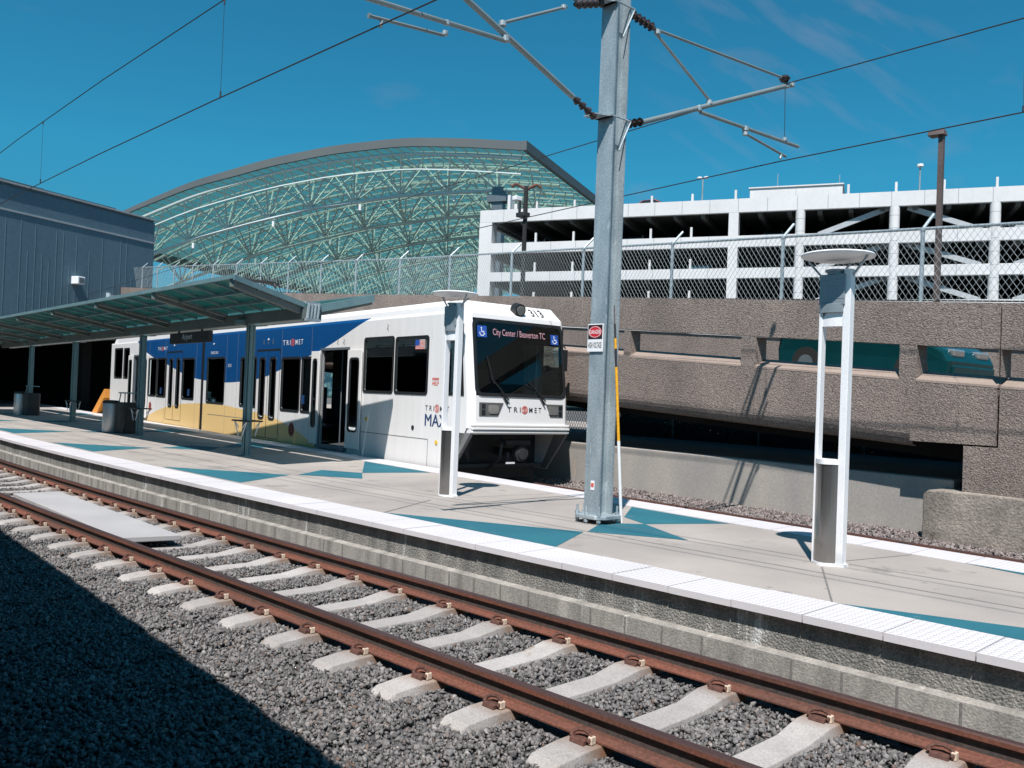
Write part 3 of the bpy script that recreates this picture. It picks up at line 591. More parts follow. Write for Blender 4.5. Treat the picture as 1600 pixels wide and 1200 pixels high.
# fence on the ramp
fence = thing('chain_link_fence', 'tall galvanised chain link fence with angled arms standing on top of the brown ramp wall', 'fence', (-4, far(-4, 13.75), 3.5))
PX = [2.5, -.1, -2.75, -5.45, -8.06, -10.75, -13.49, -16.23, -19.1, -21.9, -24.8, -27.5, -30.4, -33.2, -36, -39, -42, -45, -48, -51]
def fp(X, z, o=0): return Vector((X+o*.13, far(X, 13.82)+o, vt(X)+z))
for X in PX:
    g = MB().tube(fp(X, -.02), fp(X, 1.2), .034, 10).tube(fp(X, 1.2), fp(X+.03, 1.47, .26), .026, 8)
    g.lathe(fp(X, -.01), [(.07, 0), (.07, .03), (.036, .05)], 10); g.lathe(fp(X, 1.16), [(.04, 0), (.045, .03), (.04, .06)], 10); g.build('fence_post', M['galv'], fence, smooth=True)
g = MB()
for a, b in zip(PX, PX[1:]): g.tube(fp(a, 1.2), fp(b, 1.2), .025, 8)
g.build('top_rail', M['galv'], fence, smooth=True)
g = MB()
for a, b in zip(PX, PX[1:]): g.tube(fp(a, .05), fp(b, .05), .012, 6)
g.build('bottom_wire', M['dark'], fence)
g = MB(); sp = .105; H0, H1 = .04, 1.22
X = 3.5
while X > -52:
    sx = (H1-H0)*.72
    for d_ in (1, -1):
        p, q = fp(X, H0, -.03), fp(X-d_*sx, H1, -.03); g.tube(p, q, .0036 if X > -20 else .0034, 3, cap=False)
    X -= sp if X > -22 else .26
g.build('chain_link_mesh', M['fwire'], fence)
# ------------------------------------------------------------------ under the ramp: hedge and lit yard beyond
def leaves(name, label, n, fn, mats, size, seed):
    rng = random.Random(seed); g = MB()
    for i in range(n):
        c = Vector(fn(rng)); a = Vector((rng.gauss(0, 1), rng.gauss(0, 1), rng.gauss(0, 1))).normalized()*size*rng.uniform(.6, 1.4); b = a.orthogonal().normalized()*size*rng.uniform(.3, .6)
        g.quad(c-a, c-b, c+a, c+b)
    o = g.build(name, mats); return tag(o, label, 'hedge')
def hfn(rng):
    X = rng.uniform(-19, -4.5); return (X, far(X, 20.6)+rng.uniform(-.5, .5), .8+(rng.random()**1.2)*(.62+.13*math.sin(X*2.1)+.1*math.sin(X*5.3)))
leaves('hedge', 'dark leafy hedge in the shade beyond the underside of the ramp', 17000, hfn, M['hedge'], .085, 4)
g = MB().quad((-60, far(-60, 23), .804), (20, far(20, 23), .804), (20, far(20, 29), .804), (-60, far(-60, 29), .804)); struct('pavement', g, M['plat'])
fb = thing('low_chain_link_fence', 'low chain link fence in the dark gap beneath the ramp', 'fence', (-10, far(-10, 19.6), .8))
g = MB(); X = -4
while X > -20:
    for d_ in (1, -1): g.tube((X, far(X, 19.6), .82), (X-d_*.55, far(X-d_*.55, 19.6), 1.75), .008, 3, cap=False)
    X -= .12
g.build('fence_mesh', M['dark'], fb)
g = MB()
for X in (-6, -9, -12, -15, -18): g.tube((X, far(X, 19.6), .8), (X, far(X, 19.6), 1.8), .03, 8).cut()
g.build_each('fence_post', M['galv'], fb)
# ------------------------------------------------------------------ cars
def car(name, label, paint, loc, rz, L_=4.5, W_=1.7, group=None):
    """nose towards +x in its own frame"""
    t = thing(name, label, 'car', loc, group, rz=rz)
    side = [(-2.2, .28), (-2.25, .55), (-2.18, .92), (-1.55, .98), (-1.05, 1.36), (.15, 1.40), (.95, .98), (1.6, .88), (2.1, .70), (2.24, .52), (2.22, .28)]
    g = MB(); ys = [(-W_/2, .0, .9), (-W_/2+.09, .0, 1.0), (W_/2-.09, 0, 1.0), (W_/2, 0, .9)]
    n = len(side); k = L_/4.5
    for y, _, sc in ys:
        for x, z in side: g.v.append((x*k*(.985 if sc < 1 else 1), y*(1 if z < 1.0 else .82), z if sc == 1 else .28+(z-.28)*.97))
    for i in range(3):
        for j in range(n): g.f.append((i*n+j, i*n+(j+1) % n, (i+1)*n+(j+1) % n, (i+1)*n+j)); g.m.append(0)
    g.f += [tuple(range(n))[::-1], tuple(range(3*n, 4*n))]; g.m += [0, 0]
    body = g.build('body', paint, t, bevel=.04)
    g = MB()
    for sy in (-1, 1):
        y = sy*(W_/2*.84+.012); yb = sy*(W_/2+.006)
        g.poly([(-1.35*k, yb, 1.0), (-.98*k, y, 1.32), (.1*k, y, 1.35), (.8*k, yb, 1.0)])
    g.poly([(.98*k, -W_*.43, 1.0), (.98*k, W_*.43, 1.0), (.22*k, W_*.36, 1.405), (.22*k, -W_*.36, 1.405)]); g.build('windows', M['carglass'], t)
    for sx in (-1.35*k, (1.42 if L_ > 4 else 1.4)*k):
        for sy in (-1, 1):
            g = MB().tube((sx, sy*(W_/2-.2), .31), (sx, sy*(W_/2+.012), .31), .31, 20, m=0); wh = g.build('wheel', M['mirror'], t)
            MB().tube((sx, sy*(W_/2+.013), .31), (sx, sy*(W_/2+.022), .31), .16, 14).build('rim', M['greysteel'], wh)
    for sy in (-1, 1):
        MB().box(2.0*k, 2.2*k, sy*W_*.26-.2, sy*W_*.26+.2, .60, .73).build('headlight', M['lens'], t, bevel=.03)
    MB().box(2.16*k, 2.30*k, -W_*.44, W_*.44, .30, .46).build('bumper', paint, t, bevel=.03)
    return t
rz = math.atan2(-FS, 1)
c1 = car('car', 'dark teal car driving on the ramp, seen in pieces through the parapet slots', M['carteal'], (-7.0, 16.70, vt(-7.0)-1.36), rz, 3.45)
c1.rotation_euler = (0, math.atan(.072), rz)
# ------------------------------------------------------------------ parking garage
E1 = Vector((.918, .397, 0)); E2 = Vector((-.397, .918, 0))
def G(u_, w_, z): p = E1*u_+E2*(75+w_); return (p.x, p.y, z)
def gbox(g, u0, u1, w0, w1, z0, z1, m=0): g.hexa([G(u0, w0, z0), G(u1, w0, z0), G(u1, w1, z0), G(u0, w1, z0), G(u0, w0, z1), G(u1, w0, z1), G(u1, w1, z1), G(u0, w1, z1)], m)
ga = thing('parking_garage', 'white four storey open parking garage with horizontal parapet bands and round columns', 'building', G(0, 0, .8))
bands = [(17.95, 19.1), (15.05, 16.0), (12.45, 13.3), (9.7, 10.6), (6.8, 7.8), (3.9, 4.9)]
U0, U1 = -33.9, 40
for z0, z1 in bands:
    g = MB(); gbox(g, U0+.02, U1, 0, .35, z0, z1)
    x = U0+.02
    gbox(g, U0+.02, U0+.37, .35, 30, z0, z1); g.build('parapet_band', M['gwhite'], ga)
g = MB()
for z0, z1 in bands:
    x = U0+2.4
    while x < U1: gbox(g, x-.03, x+.03, -.008, 0, z0, z1); x += 2.35
    gbox(g, U0, U1, -.01, 0, z0+.0, z0+.04)
g.build('panel_joints', M['brace'], ga)
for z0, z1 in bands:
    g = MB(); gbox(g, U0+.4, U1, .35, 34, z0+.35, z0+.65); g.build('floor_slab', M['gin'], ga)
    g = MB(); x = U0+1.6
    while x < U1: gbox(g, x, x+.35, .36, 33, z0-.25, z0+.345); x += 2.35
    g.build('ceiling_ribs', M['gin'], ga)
g = MB(); gbox(g, U0, U0+1.25, -.012, 1.2, .8, 17.95); g.cut(); gbox(g, U0+.2, U0+.6, 12, 12.8, .8, 17.95); g.cut(); gbox(g, U0+.2, U0+.6, 24, 24.8, .8, 17.95); g.build_each('corner_pier', M['gwhite'], ga)
g = MB(); gbox(g, -11.1, -10.3, -.012, .9, .8, 17.95); g.build('square_pier', M['gwhite'], ga)
for u_ in (-5.4, 1.65, 8.65, 15.7, 22.7, 29.8):
    g = MB().lathe(G(u_, .25, 0), [(.38, .8), (.38, 17.95)], 20)
    for k in range(14): g.lathe(G(u_, .25, 0), [(.384, 17.2-k), (.388, 17.22-k), (.384, 17.24-k)], 20, 1)
    g.build('round_column', [M['gwhite'], M['brace']], ga, smooth=True)
g = MB()
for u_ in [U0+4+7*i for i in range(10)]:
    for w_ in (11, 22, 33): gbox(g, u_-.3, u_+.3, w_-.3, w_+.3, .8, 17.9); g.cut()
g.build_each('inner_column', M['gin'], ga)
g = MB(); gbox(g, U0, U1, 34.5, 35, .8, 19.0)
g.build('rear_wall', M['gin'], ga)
def brace(a, b):
    g = MB(); p, q = Vector(G(a[0], .7, a[1])), Vector(G(b[0], .7, b[1])); d = (q-p).normalized(); nrm = d.cross(E2).normalized()*.2; e = E2*.12
    g.hexa([p-nrm-e, q-nrm-e, q-nrm+e, p-nrm+e, p+nrm-e, q+nrm-e, q+nrm+e, p+nrm+e]); g.build('diagonal_brace', M['brace'], ga)
for u_ in (-5.4+.4, 8.65+.4, 22.7+.4):
    for z0, z1 in ((16.0, 17.95), (13.3, 15.05), (10.6, 12.45)):
        brace((u_+1.0, z0), (u_+6.2, z1)); brace((u_+7.6, z1), (u_+12.8, z0))
pu = [-28.3, -24.7, -17.7, -14.2, -10.6, -1.8, 1.7, 5.1, 8.7, 12.2, 15.7, 19.2, 22.7]
for z1 in (19.1, 16.0, 13.3, 10.6):
    for u_ in pu:
        if z1 < 19 and u_ > -5: continue
        g = MB(); gbox(g, u_-.09, u_+.09, .02, .2, z1, z1+(.75 if u_ > -12 else .6)+.25*(z1 < 19)); g.build('rail_post', M['gwhite'], ga)
g = MB(); gbox(g, -9.7, -2.3, 2, 7, 19.0, 20.35); gbox(g, -9.8, -2.2, 1.9, 7.1, 20.35, 20.45); gbox(g, -5.97, -5.93, 1.99, 2, 19, 20.35, 1); g.build('stair_tower', [M['gwhite'], M['brace']], ga)
car('rooftop_car', 'red car parked on the roof deck of the white garage', M['carred'], G(-18, 2.6, 19.0-.55), math.atan2(.397, .918), 4.3)
for u_, h, dbl in ((-13.9, 21.8, True), (3.5, 21.8, False)):
    t = thing('roof_lamp', 'thin roof lamp with %s on the garage deck' % ('two small round heads' if dbl else 'one head behind the tall brown lamp'), 'lamp', G(u_, 3, 18.6))
    MB().tube(G(u_, 3, 18.6), G(u_, 3, h), .07, 8).build('pole', M['galv'], t)
    if dbl:
        for s_ in (-.28, .28): MB().lathe(G(u_+s_, 3, h), [(0, .12), (.22, .05), (.22, -.08), (0, -.12)], 12).build('lamp_head', M['lampwhite'], t, smooth=True)
    else: MB().lathe(G(u_, 3, h), [(0, .14), (.26, .1), (.26, -.1), (0, -.12)], 12).build('lamp_head', M['lampwhite'], t, smooth=True)
for u_, h, lb in ((-7.6, 21.9, 'left'), (-2.6, 21.5, 'right')):
    tag(MB().tube(G(u_, 3.5, 20.4), G(u_, 3.5, h), .035, 6).build('antenna', M['galv']), 'thin whip antenna at the %s end of the rooftop stair box' % lb, 'antenna')
# cars on the decks behind the bands
for i, (u_, zf, lb) in enumerate([(-29.5, 15.7, 'top deck bay beside the corner pier'), (-20, 15.7, 'top deck bay left of the square pier'), (-13.8, 13.1, 'middle deck just left of the square pier'), (-7.8, 15.7, 'top deck between square pier and first round column'), (11, 15.7, 'top deck at the far right of the garage')]):
    if i == 0: pc = car('parked_car', '', M['white'], (0, 0, 0), 0, 4.3); o = pc
    else: o = copy_tree(pc)
    o.location = G(u_, 4.2, zf); o.rotation_euler = (0, 0, math.atan2(.918, -.397)+math.pi); o['label'] = 'pale car in shade on the ' + lb; o['group'] = 'cars parked inside the garage'
# ------------------------------------------------------------------ great arched glass canopy
can = thing('arched_canopy', 'huge arched green glass roof on a web of pale steel trusses', 'canopy', G(-50, 8, .8))
AP = [(-92.8, 20.3), (-92.3, 20.6), (-84.6, 23.3), (-75.3, 26.0), (-64.3, 28.0), (-55.8, 28.9), (-46.9, 29.15), (-40.1, 28.6), (-32.9, 27.75)]
def arc(u_):
    for (a, za), (b, zb) in zip(AP, AP[1:]):
        if a <= u_ <= b: return za+(zb-za)*(u_-a)/(b-a)
    return AP[0][1] if u_ < AP[0][0] else AP[-1][1]
def sarc(u_): return sum(arc(u_+k) for k in (-2, -1, 0, 1, 2))/5 if -90 < u_ < -35 else arc(u_)
us = [-92.8+59.9*i/46 for i in range(47)]
W0, W1 = 8, 98
g = MB()
for a, b in zip(us, us[1:]): g.quad(G(a, W0, sarc(a)-.3), G(b, W0, sarc(b)-.3), G(b, W1, sarc(b)-.3), G(a, W1, sarc(a)-.3))
g.build('glass_roof', M['roofglass'], can)
g = MB()
for a, b in zip(us, us[1:]): ha, hb = [.35+.55*min(1, (q+92.8)/25) for q in (a, b)]; g.hexa([G(a, W0-.2, sarc(a)-ha), G(b, W0-.2, sarc(b)-hb), G(b, W0+.1, sarc(b)-hb), G(a, W0+.1, sarc(a)-ha), G(a, W0-.2, sarc(a)), G(b, W0-.2, sarc(b)), G(b, W0+.1, sarc(b)), G(a, W0+.1, sarc(a))])
z = arc(-32.9)
gbox(g, -33.0, -32.5, W0-.4, W1, z-.95, z); z = arc(-92.8); gbox(g, -93.2, -92.6, W0, W1, z-1.4, z-.2)
g.build('fascia', M['fascia'], can)
g = MB()
for i, u_ in enumerate(us[1::1]): g.tube(G(u_, W0+.3, sarc(u_)-.5), G(u_, W1, sarc(u_)-.5), .085, 4, cap=False)
g.build('purlins', M['truss'], can)
g = MB(); w_ = W0+3
while w_ < W1:
    for a, b in zip(us[::2], us[2::2]): g.tube(G(a, w_, sarc(a)-.65), G(b, w_, sarc(b)-.65), .07, 4, cap=False)
    w_ += 2.4
g.build('cross_ribs', M['truss'], can)
CP = [(-92.5, 15.6), (-84.6, 17.8), (-77, 19.9), (-69.5, 21.3), (-60.3, 22.8), (-48.7, 23.7), (-38.1, 23.75), (-34, 23.6)]
def chord(u_):
    return float(np.interp(u_, [p[0] for p in CP], [p[1] for p in CP]))
for k in range(7):
    g = MB(); w_ = 11+12*k; nodes = [-90+5.9*i for i in range(10)]
    fu = [-92.5+1.48*i for i in range(41)]
    for a, b in zip(fu, fu[1:]): g.tube(G(a, w_, chord(a)), G(b, w_, chord(b)), .21, 7, cap=False)
    for dw in (-2.6, 2.6):
        for a, b in zip(fu, fu[1:]): g.tube(G(a, w_+dw, sarc(a)-1.55), G(b, w_+dw, sarc(b)-1.55), .17, 6, cap=False)
        for a, b in zip(fu[::2], fu[2::2]): g.tube(G(a, w_+dw, sarc(a)-3.2), G(b, w_+dw, sarc(b)-3.2), .09, 4, cap=False)
    for u_ in nodes:
        for dw in (-2.6, 2.6):
            for du in (-4.4, -1.4, 1.4, 4.4):
                uu = u_+du
                if -92.6 < uu < -33.4: g.tube(G(u_, w_, chord(u_)), G(uu, w_+dw, sarc(uu)-1.5), .10, 5, cap=False)
        g.tube(G(u_, w_-2.6, sarc(u_)-1.6), G(u_, w_+2.6, sarc(u_)-1.6), .1, 4, cap=False)
        if k: g.tube(G(u_, w_, chord(u_)), G(u_+1.5, w_-6, sarc(u_+1.5)-1.5), .09, 4, cap=False)
    g.build('truss', M['truss'], can, smooth=True)
    h = MB()
    for u_ in nodes[2::2]: h.tube(G(u_+.8, w_, chord(u_)-.3), G(u_+.8, w_, chord(u_)-.95), .17, 8).cut()
    h.build_each('hanging_lamp', M['signwhite'], can)
g = MB(); gbox(g, -37.4, -36.2, 10.6, 11.6, 12, 24); gbox(g, -37.9, -35.7, 10.4, 11.8, 22.4, 23.2); g.build('support_column', M['greysteel'], can)
g = MB()
for s_ in range(5): gbox(g, -34.5+s_*.35, -34.2+s_*.35, 8+s_, 9+s_, 19.1, 22.4-s_*.7)
g.build('roof_stair', M['gwhite'], can)
# pale terminal wall low behind the canopy
tm = thing('terminal_building', 'pale blue grey terminal wall seen low under the arched canopy', 'building', G(-100, 40, .8))
g = MB(); gbox(g, -150, -72, 45, 60, .8, 15.8); gbox(g, -130, -84, 48, 60, 15.8, 17.5); g.build('wall', M['pale'], tm)
g = MB()
for i in range(30): gbox(g, -149+2.6*i, -147.4+2.6*i, 44.96, 45, 8.5, 10.2)
g.build('windows', M['carglass'], tm)
# ------------------------------------------------------------------ clad building over the tracks, left
BC = Vector((-55.5, 22.9, 0)); BD = Vector((.378, -.926, 0)); BN = Vector((-.926, -.378, 0))
def B(s_, d_, z): p = BC+BD*s_+BN*d_; return (p.x, p.y, z)
def bbox(g, s0, s1, d0, d1, z0, z1, m=0): g.hexa([B(s0, d0, z0), B(s1, d0, z0), B(s1, d1, z0), B(s0, d1, z0), B(s0, d0, z1), B(s1, d0, z1), B(s1, d1, z1), B(s0, d1, z1)], m)
bl = thing('clad_building', 'blue grey ribbed clad building standing over the tracks at the left', 'building', B(10, 5, 0))
g = MB(); bbox(g, 0, 34, 0, 45, 4.6, 11.9); bbox(g, 0, 34, .1, 45, 11.9, 12.05); g.build('wall', M['wood'], bl)
g = MB(); bbox(g, -.08, 34, -.10, .1, 12.05, 12.14); bbox(g, -.02, 34, -.04, .0, 10.6, 10.70); g.build('cornice', M['brace'], bl)
g = MB(); bbox(g, 4.8, 34, 4, 45, 12.05, 13.2); bbox(g, 2, 34, 1.2, 45, 12.05, 12.5); g.build('roof_penthouse', M['fascia'], bl)
g = MB(); s_ = .35
while s_ < 33:
    bbox(g, s_, s_+.03, -.012, .0, 4.65, 10.5-random.choice((0, 1.2, 1.8, .4, 2.2))); s_ += random.choice((.44, .44, .9))
g.build('cladding_ribs', M['ribs'], bl)
g = MB(); bbox(g, -2, 34, 30, 30.4, -.5, 4.6); bbox(g, -2.2, -1.8, 0, 30, -.5, 4.6); bbox(g, 33.6, 34, 0, 30, -.5, 4.6)  # near-black walls hold the undercroft shade; the right one blocks light
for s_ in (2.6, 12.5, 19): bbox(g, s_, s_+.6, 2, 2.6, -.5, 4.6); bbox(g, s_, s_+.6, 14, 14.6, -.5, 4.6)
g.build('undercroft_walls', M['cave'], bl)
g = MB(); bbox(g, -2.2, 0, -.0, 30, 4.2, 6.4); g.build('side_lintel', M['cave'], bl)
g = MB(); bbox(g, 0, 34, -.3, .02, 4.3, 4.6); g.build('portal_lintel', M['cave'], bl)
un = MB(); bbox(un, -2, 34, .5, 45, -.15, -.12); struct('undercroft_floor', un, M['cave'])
def bfix(s_, z, name, label):
    t = thing(name, label, 'fixture', B(s_, 0, z))
    g = MB(); bbox(g, s_-.24, s_+.24, -.55, -.0, z-.2, z+.24); g.build('housing', M['lampwhite'], t, bevel=.03)
    g = MB(); bbox(g, s_-.17, s_+.17, -.57, -.553, z-.12, z+.16); g.build('grille', M['greysteel'], t)
bfix(5.75, 7.5, 'wall_light', 'white box shaped flood light fixed to the blue grey cladding')
g = MB(); bbox(g, 3.4, 3.52, -.25, 0, 5.5, 7.1); bbox(g, 3.05, 3.5, -.3, -.1, 6.9, 7.0)
tag(g.build('wall_pipe', M['pale']), 'short pale pipe bracket on the cladding right of the flood light', 'pipe')
# ------------------------------------------------------------------ tram
TO = Vector((-13.65, 10.40+.13*13.65, 0)); TR = math.atan2(-.13, 1)
tram = thing('light_rail_train', 'white train with blue and yellow waves and open doors at the far platform edge', 'train', TO, rz=TR)
LEN, WID = 29.7, 2.65
def sp_(s, z, off=0): return (-s, -off, z)                           # on the platform side; off outward
HO = [(.06, .66, 1.92, 3.1), (1.48, 2.86, 1.88, 3.12), (3.0, 4.4, 1.88, 3.15), (5.28, 6.78, .42, 2.92), (7.4, 8.05, 1.25, 2.73), (8.2, 9.45, 1.25, 2.73), (9.93, 10.33, .95, 2.75), (10.75, 11.15, .95, 2.75),
      (11.45, 12.75, 1.27, 2.77), (14.25, 15.98, 1.29, 2.80), (17.4, 18.75, 1.35, 2.81), (19.12, 19.52, 1.0, 2.82), (20.02, 20.42, 1.0, 2.82), (20.86, 22.08, 1.36, 2.85), (22.2, 23.25, 1.37, 2.86), (23.8, 25.6, .42, 3.0), (26.45, 27.35, 2.07, 3.36), (27.62, 29.0, 2.07, 3.38)]
def wall_holes(g, s0, s1, z0, z1, holes, y0, y1):
    hs = sorted([h for h in holes if h[0] < s1 and h[1] > s0]); cur = s0
    for a, b, c, d in hs:
        if a > cur: g.box(-a, -cur, y0, y1, z0, z1)
        g.box(-b, -a, y0, y1, z0, c); g.box(-b, -a, y0, y1, d, z1); cur = b
    if s1 > cur: g.box(-s1, -cur, y0, y1, z0, z1)
ZT = 3.6
g = MB(); NEARH = [h for h in HO if h[0] > .9]
wall_holes(g, .9, 16.35, .26, ZT, NEARH, .0, .06); wall_holes(g, 16.7, LEN-.15, .26, ZT, NEARH, .0, .06)
g.box(-LEN, -LEN+.15, .0, WID, .55, ZT+.05)
# roof shoulder
for a, b in ((.6, 16.35), (16.7, LEN-.4)):
    g.prism([(-b, 0, ZT), (-b, .10, 3.86), (-b, WID-.10, 3.86), (-b, WID, ZT)], (b-a, 0, 0))
side = g.build('body_shell', M['livery'], tram)
g = MB(); FARH = [h for h in HO if h[2] > 1.2 and h[0] > .9]
wall_holes(g, .9, LEN-.15, .26, ZT, FARH, WID-.06, WID); g.build('far_side', M['white'], tram)
g = MB().box(-LEN+.2, -.5, .1, WID-.1, .32, .40); g.box(-LEN+.2, -.9, .07, WID-.07, 3.45, 3.5)
g.box(-1.6, -1.55, .06, WID-.06, .4, 3.45); g.box(-LEN+.2, -.95, WID-.085, WID-.065, .4, 1.24); g.box(-LEN+.2, -.95, WID-.085, WID-.065, 3.12, 3.45)  # dark linings added so the sunlit far wall looks shaded
for s_ in (9.6, 15.9, 23.3): g.box(-s_-.05, -s_, 1.7, WID-.06, .4, 3.45)
g.build('floor_ceiling_dark_lining', M['interior'], tram)
g = MB()
for s_ in (2.1, 2.9, 3.7, 8.2, 9.0, 12.0, 12.9, 14.6, 15.5, 17.8, 18.4, 21.4, 22.4):
    for y in (.2, 1.6):
        g.box(-s_-.42, -s_, y, y+.85, .8, .9); g.box(-s_-.44, -s_-.38, y, y+.85, .9, 1.95); g.cut()
g.build_each('seat', M['seat'], tram, bevel=.03)
g = MB()
for s_, y in ((5.45, .5), (5.45, 1.9), (6.6, .5), (24, .6), (25.3, 1.8)): (g.tube((-s_, y, .4), (-s_, y, 3.45), .018, 8), g.cut())
g.build_each('grab_pole', M['greysteel'], tram); MB().tube((-5.9, .9, 1.2), (-5.9, .9, 2.1), .02, 8).build('orange_handle', M['orange'], tram)
# bellows joint
g = MB().box(-16.7, -16.35, .05, WID-.05, .3, 3.72)
for i in range(4): g.box(-16.41-.085*i, -16.37-.085*i, .015, WID-.015, .28, 3.75)
g.build('bellows', M['rubber'], tram)
# roof fairing
RPF = [(.32, 3.66), (.32, 3.78), (.36, 3.90), (2.3, 3.90), (2.34, 3.78), (2.34, 3.66)]
g = MB()
for a, b, h in ((.9, 16.2, 0), (16.8, LEN-1, .12)):
    g.prism([(-b, .02, ZT+.02), (-b, .04, 3.78+h), (-b, .12, 3.90+h), (-b, WID-.12, 3.90+h), (-b, WID-.04, 3.78+h), (-b, WID-.02, ZT+.02)], (b-a, 0, 0))
g.build('roof_fairing', M['white'], tram, bevel=.02)
# windows
for i, (a, b, c, d) in enumerate(HO):
    if a < .9 or c < .5: continue
    rad = .09 if b-a > .6 else .12
    g = MB(); o_ = rr2(a-.045, b+.045, c-.045, d+.045, rad); i_ = rr2(a+.02, b-.02, c+.02, d-.02, rad*.7)
    ring(g, [(x, y) for x, y in o_], [(x, y) for x, y in i_], lambda uu, vv, t_: sp_(uu, vv, t_), .012)
    fr_ = g.build('window', M['rubber'], tram)
    MB().poly([sp_(x, y, -.01) for x, y in i_]).build('pane', M['winglass'], fr_)
# closed door seams
for a, b, z0, z1 in ((9.62, 11.45-.03, .36, 3.0), (18.84, 20.78, .48, 3.1)):
    g = MB(); m_ = (a+b)/2
    for s_ in (a, m_, b): g.box(-s_-.012, -s_+.012, -.004, 0, z0, z1)
    g.box(-b, -a, -.004, 0, z1-.03, z1+.03); g.box(-b, -a, -.004, 0, z0, z0+.015); g.build('closed_door', M['rubber'], tram)
# sliding door leaves standing open
for a, b, z0, z1 in ((4.46, 5.2, .42, 2.9), (6.86, 7.36, .42, 2.9), (25.64, 26.36, .42, 3.05), (23.3, 23.76, .42, 3.05)):
    g = MB(); wa, wb = a+.13, b-.13
    g.box(-b, -a, -.06, -.025, z0, z0+.45); g.box(-b, -a, -.06, -.025, z1-.22, z1); g.box(-wa, -a, -.06, -.025, z0+.45, z1-.22); g.box(-b, -wb, -.06, -.025, z0+.45, z1-.22)
    dl = g.build('door_leaf', M['white'], tram, bevel=.008)
    g = MB(); o_ = rr2(wa-.03, wb+.03, z0+.42, z1-.19, .12); i_ = rr2(wa+.02, wb-.02, z0+.47, z1-.24, .09); ring(g, o_, i_, lambda uu, vv, t_: sp_(uu, vv, t_+.06), .006)
    g.poly([sp_(x, y, .05) for x, y in i_], 1); g.build('door_window', [M['rubber'], M['winglass']], dl)
for a, b, z1 in ((5.2, 6.86, 2.92), (23.76, 25.64, 3.0)):
    g = MB().box(-b, -a, -.03, .01, z1, z1+.06).box(-b-.0, -a, -.10, .04, .34, .415); g.box(-a-.08, -a-.03, -.02, .07, .42, z1); g.box(-b+.03, -b+.08, -.02, .07, .42, z1)
    g.build('door_frame', M['greysteel'], tram)
# cab nose
SN = lambda z: -.25+(z-1.88)*(.25/1.7) if z > 1.88 else (-.25-.03*(1.88-z)/.7 if z > 1.2 else -.28+(1.2-z)*.55)
nose = MB()
def npt(y, z, extra=0):
    yy = max(0, min(WID, y)); e = min(yy, WID-yy); rnd = max(0, .12-e)/.12
    return (-(SN(z)+rnd*rnd*.16+extra), .0+yy, z)
zs = [1.2, 1.3, 1.88, 2.4, 3.0, 3.5, 3.6]; yv = [0, .03, .07, .12, .6, 1.32, 2.05, 2.53, 2.58, 2.62, 2.65]
WS = (.13, 2.52, 1.9, 3.47)
for zi in range(len(zs)-1):
    for yi in range(len(yv)-1):
        if 1.88 <= zs[zi] < 3.5 and .12 <= yv[yi] < 2.5: continue
        nose.quad(npt(yv[yi], zs[zi]), npt(yv[yi+1], zs[zi]), npt(yv[yi+1], zs[zi+1]), npt(yv[yi], zs[zi+1]))
# side of cab between nose and s=.9, with the driver's side window
def cabside(g, y):
    for z0, z1 in ((1.2, 1.88), (3.12, 3.6)):
        g.quad((-.9, y, z0), (-SN(z0)-.16, y, z0), (-SN(z1)-.16, y, z1), (-.9, y, z1))
    g.quad((-.9, y, .26), (-.42, y, .26), (-SN(1.2)-.16, y, 1.2), (-.9, y, 1.2))
    g.quad((-.9, y, 1.88), (-.70, y, 1.88), (-.70, y, 3.12), (-.9, y, 3.12)); g.quad((-.08, y, 1.88), (-SN(1.88)-.16, y, 1.88), (-SN(3.12)-.16, y, 3.12), (-.20, y, 3.12))
cabside(nose, 0); cabside(nose, WID)
# roof brow
nose.quad((-.02+.0, .1, 3.6), (-.02, WID-.1, 3.6), (-.35, WID-.14, 3.88), (-.35, .14, 3.88)); nose.quad((-.35, .14, 3.88), (-.35, WID-.14, 3.88), (-1.0, WID-.12, 3.9), (-1.0, .12, 3.9))
nose.quad((-.02, .1, 3.6), (-.35, .14, 3.88), (-1.0, .10, 3.88), (-1.0, 0, 3.6)); nose.quad((-.02, WID-.1, 3.6), (-1.0, WID, 3.6), (-1.0, WID-.1, 3.88), (-.35, WID-.14, 3.88))
nose.poly([npt(0, 3.6), npt(.12, 3.6), npt(1.3, 3.6), npt(2.53, 3.6), npt(2.65, 3.6), (-1.0, WID, 3.6), (-1.0, 0, 3.6)])
no = nose.build('cab_nose', M['white'], tram)
FX = lambda y, z, off: (-(SN(z))+off, y, z)
g = MB(); o_ = rr2(.10, 2.55, 1.87, 3.50, .16, 5); i_ = rr2(.17, 2.48, 1.94, 3.43, .12, 5)
ring(g, o_, i_, lambda uu, vv, t_: FX(uu, vv, t_), .016); ws = g.build('windscreen', M['rubber'], tram)
MB().poly([FX(x, y, .004) for x, y in i_]).build('pane', M['windshield'], ws)
g = MB(); o_ = [(.06, 1.88), (.68, 1.88), (.68, 3.10), (.18, 3.10)]; g.add([sp_(x, y, .012) for x, y in [(-.0, 1.86), (.72, 1.86), (.72, 3.13), (.14, 3.13)]]+[sp_(x, y, .012) for x, y in [(.06, 1.92), (.66, 1.92), (.66, 3.07), (.19, 3.07)]], [(0, 1, 5, 4), (1, 2, 6, 5), (2, 3, 7, 6), (3, 0, 4, 7)])
cw = g.build('cab_side_window', M['rubber'], tram); MB().poly([sp_(x, y, .004) for x, y in [(.06, 1.92), (.66, 1.92), (.66, 3.07), (.19, 3.07)]]).build('pane', M['winglass'], cw)
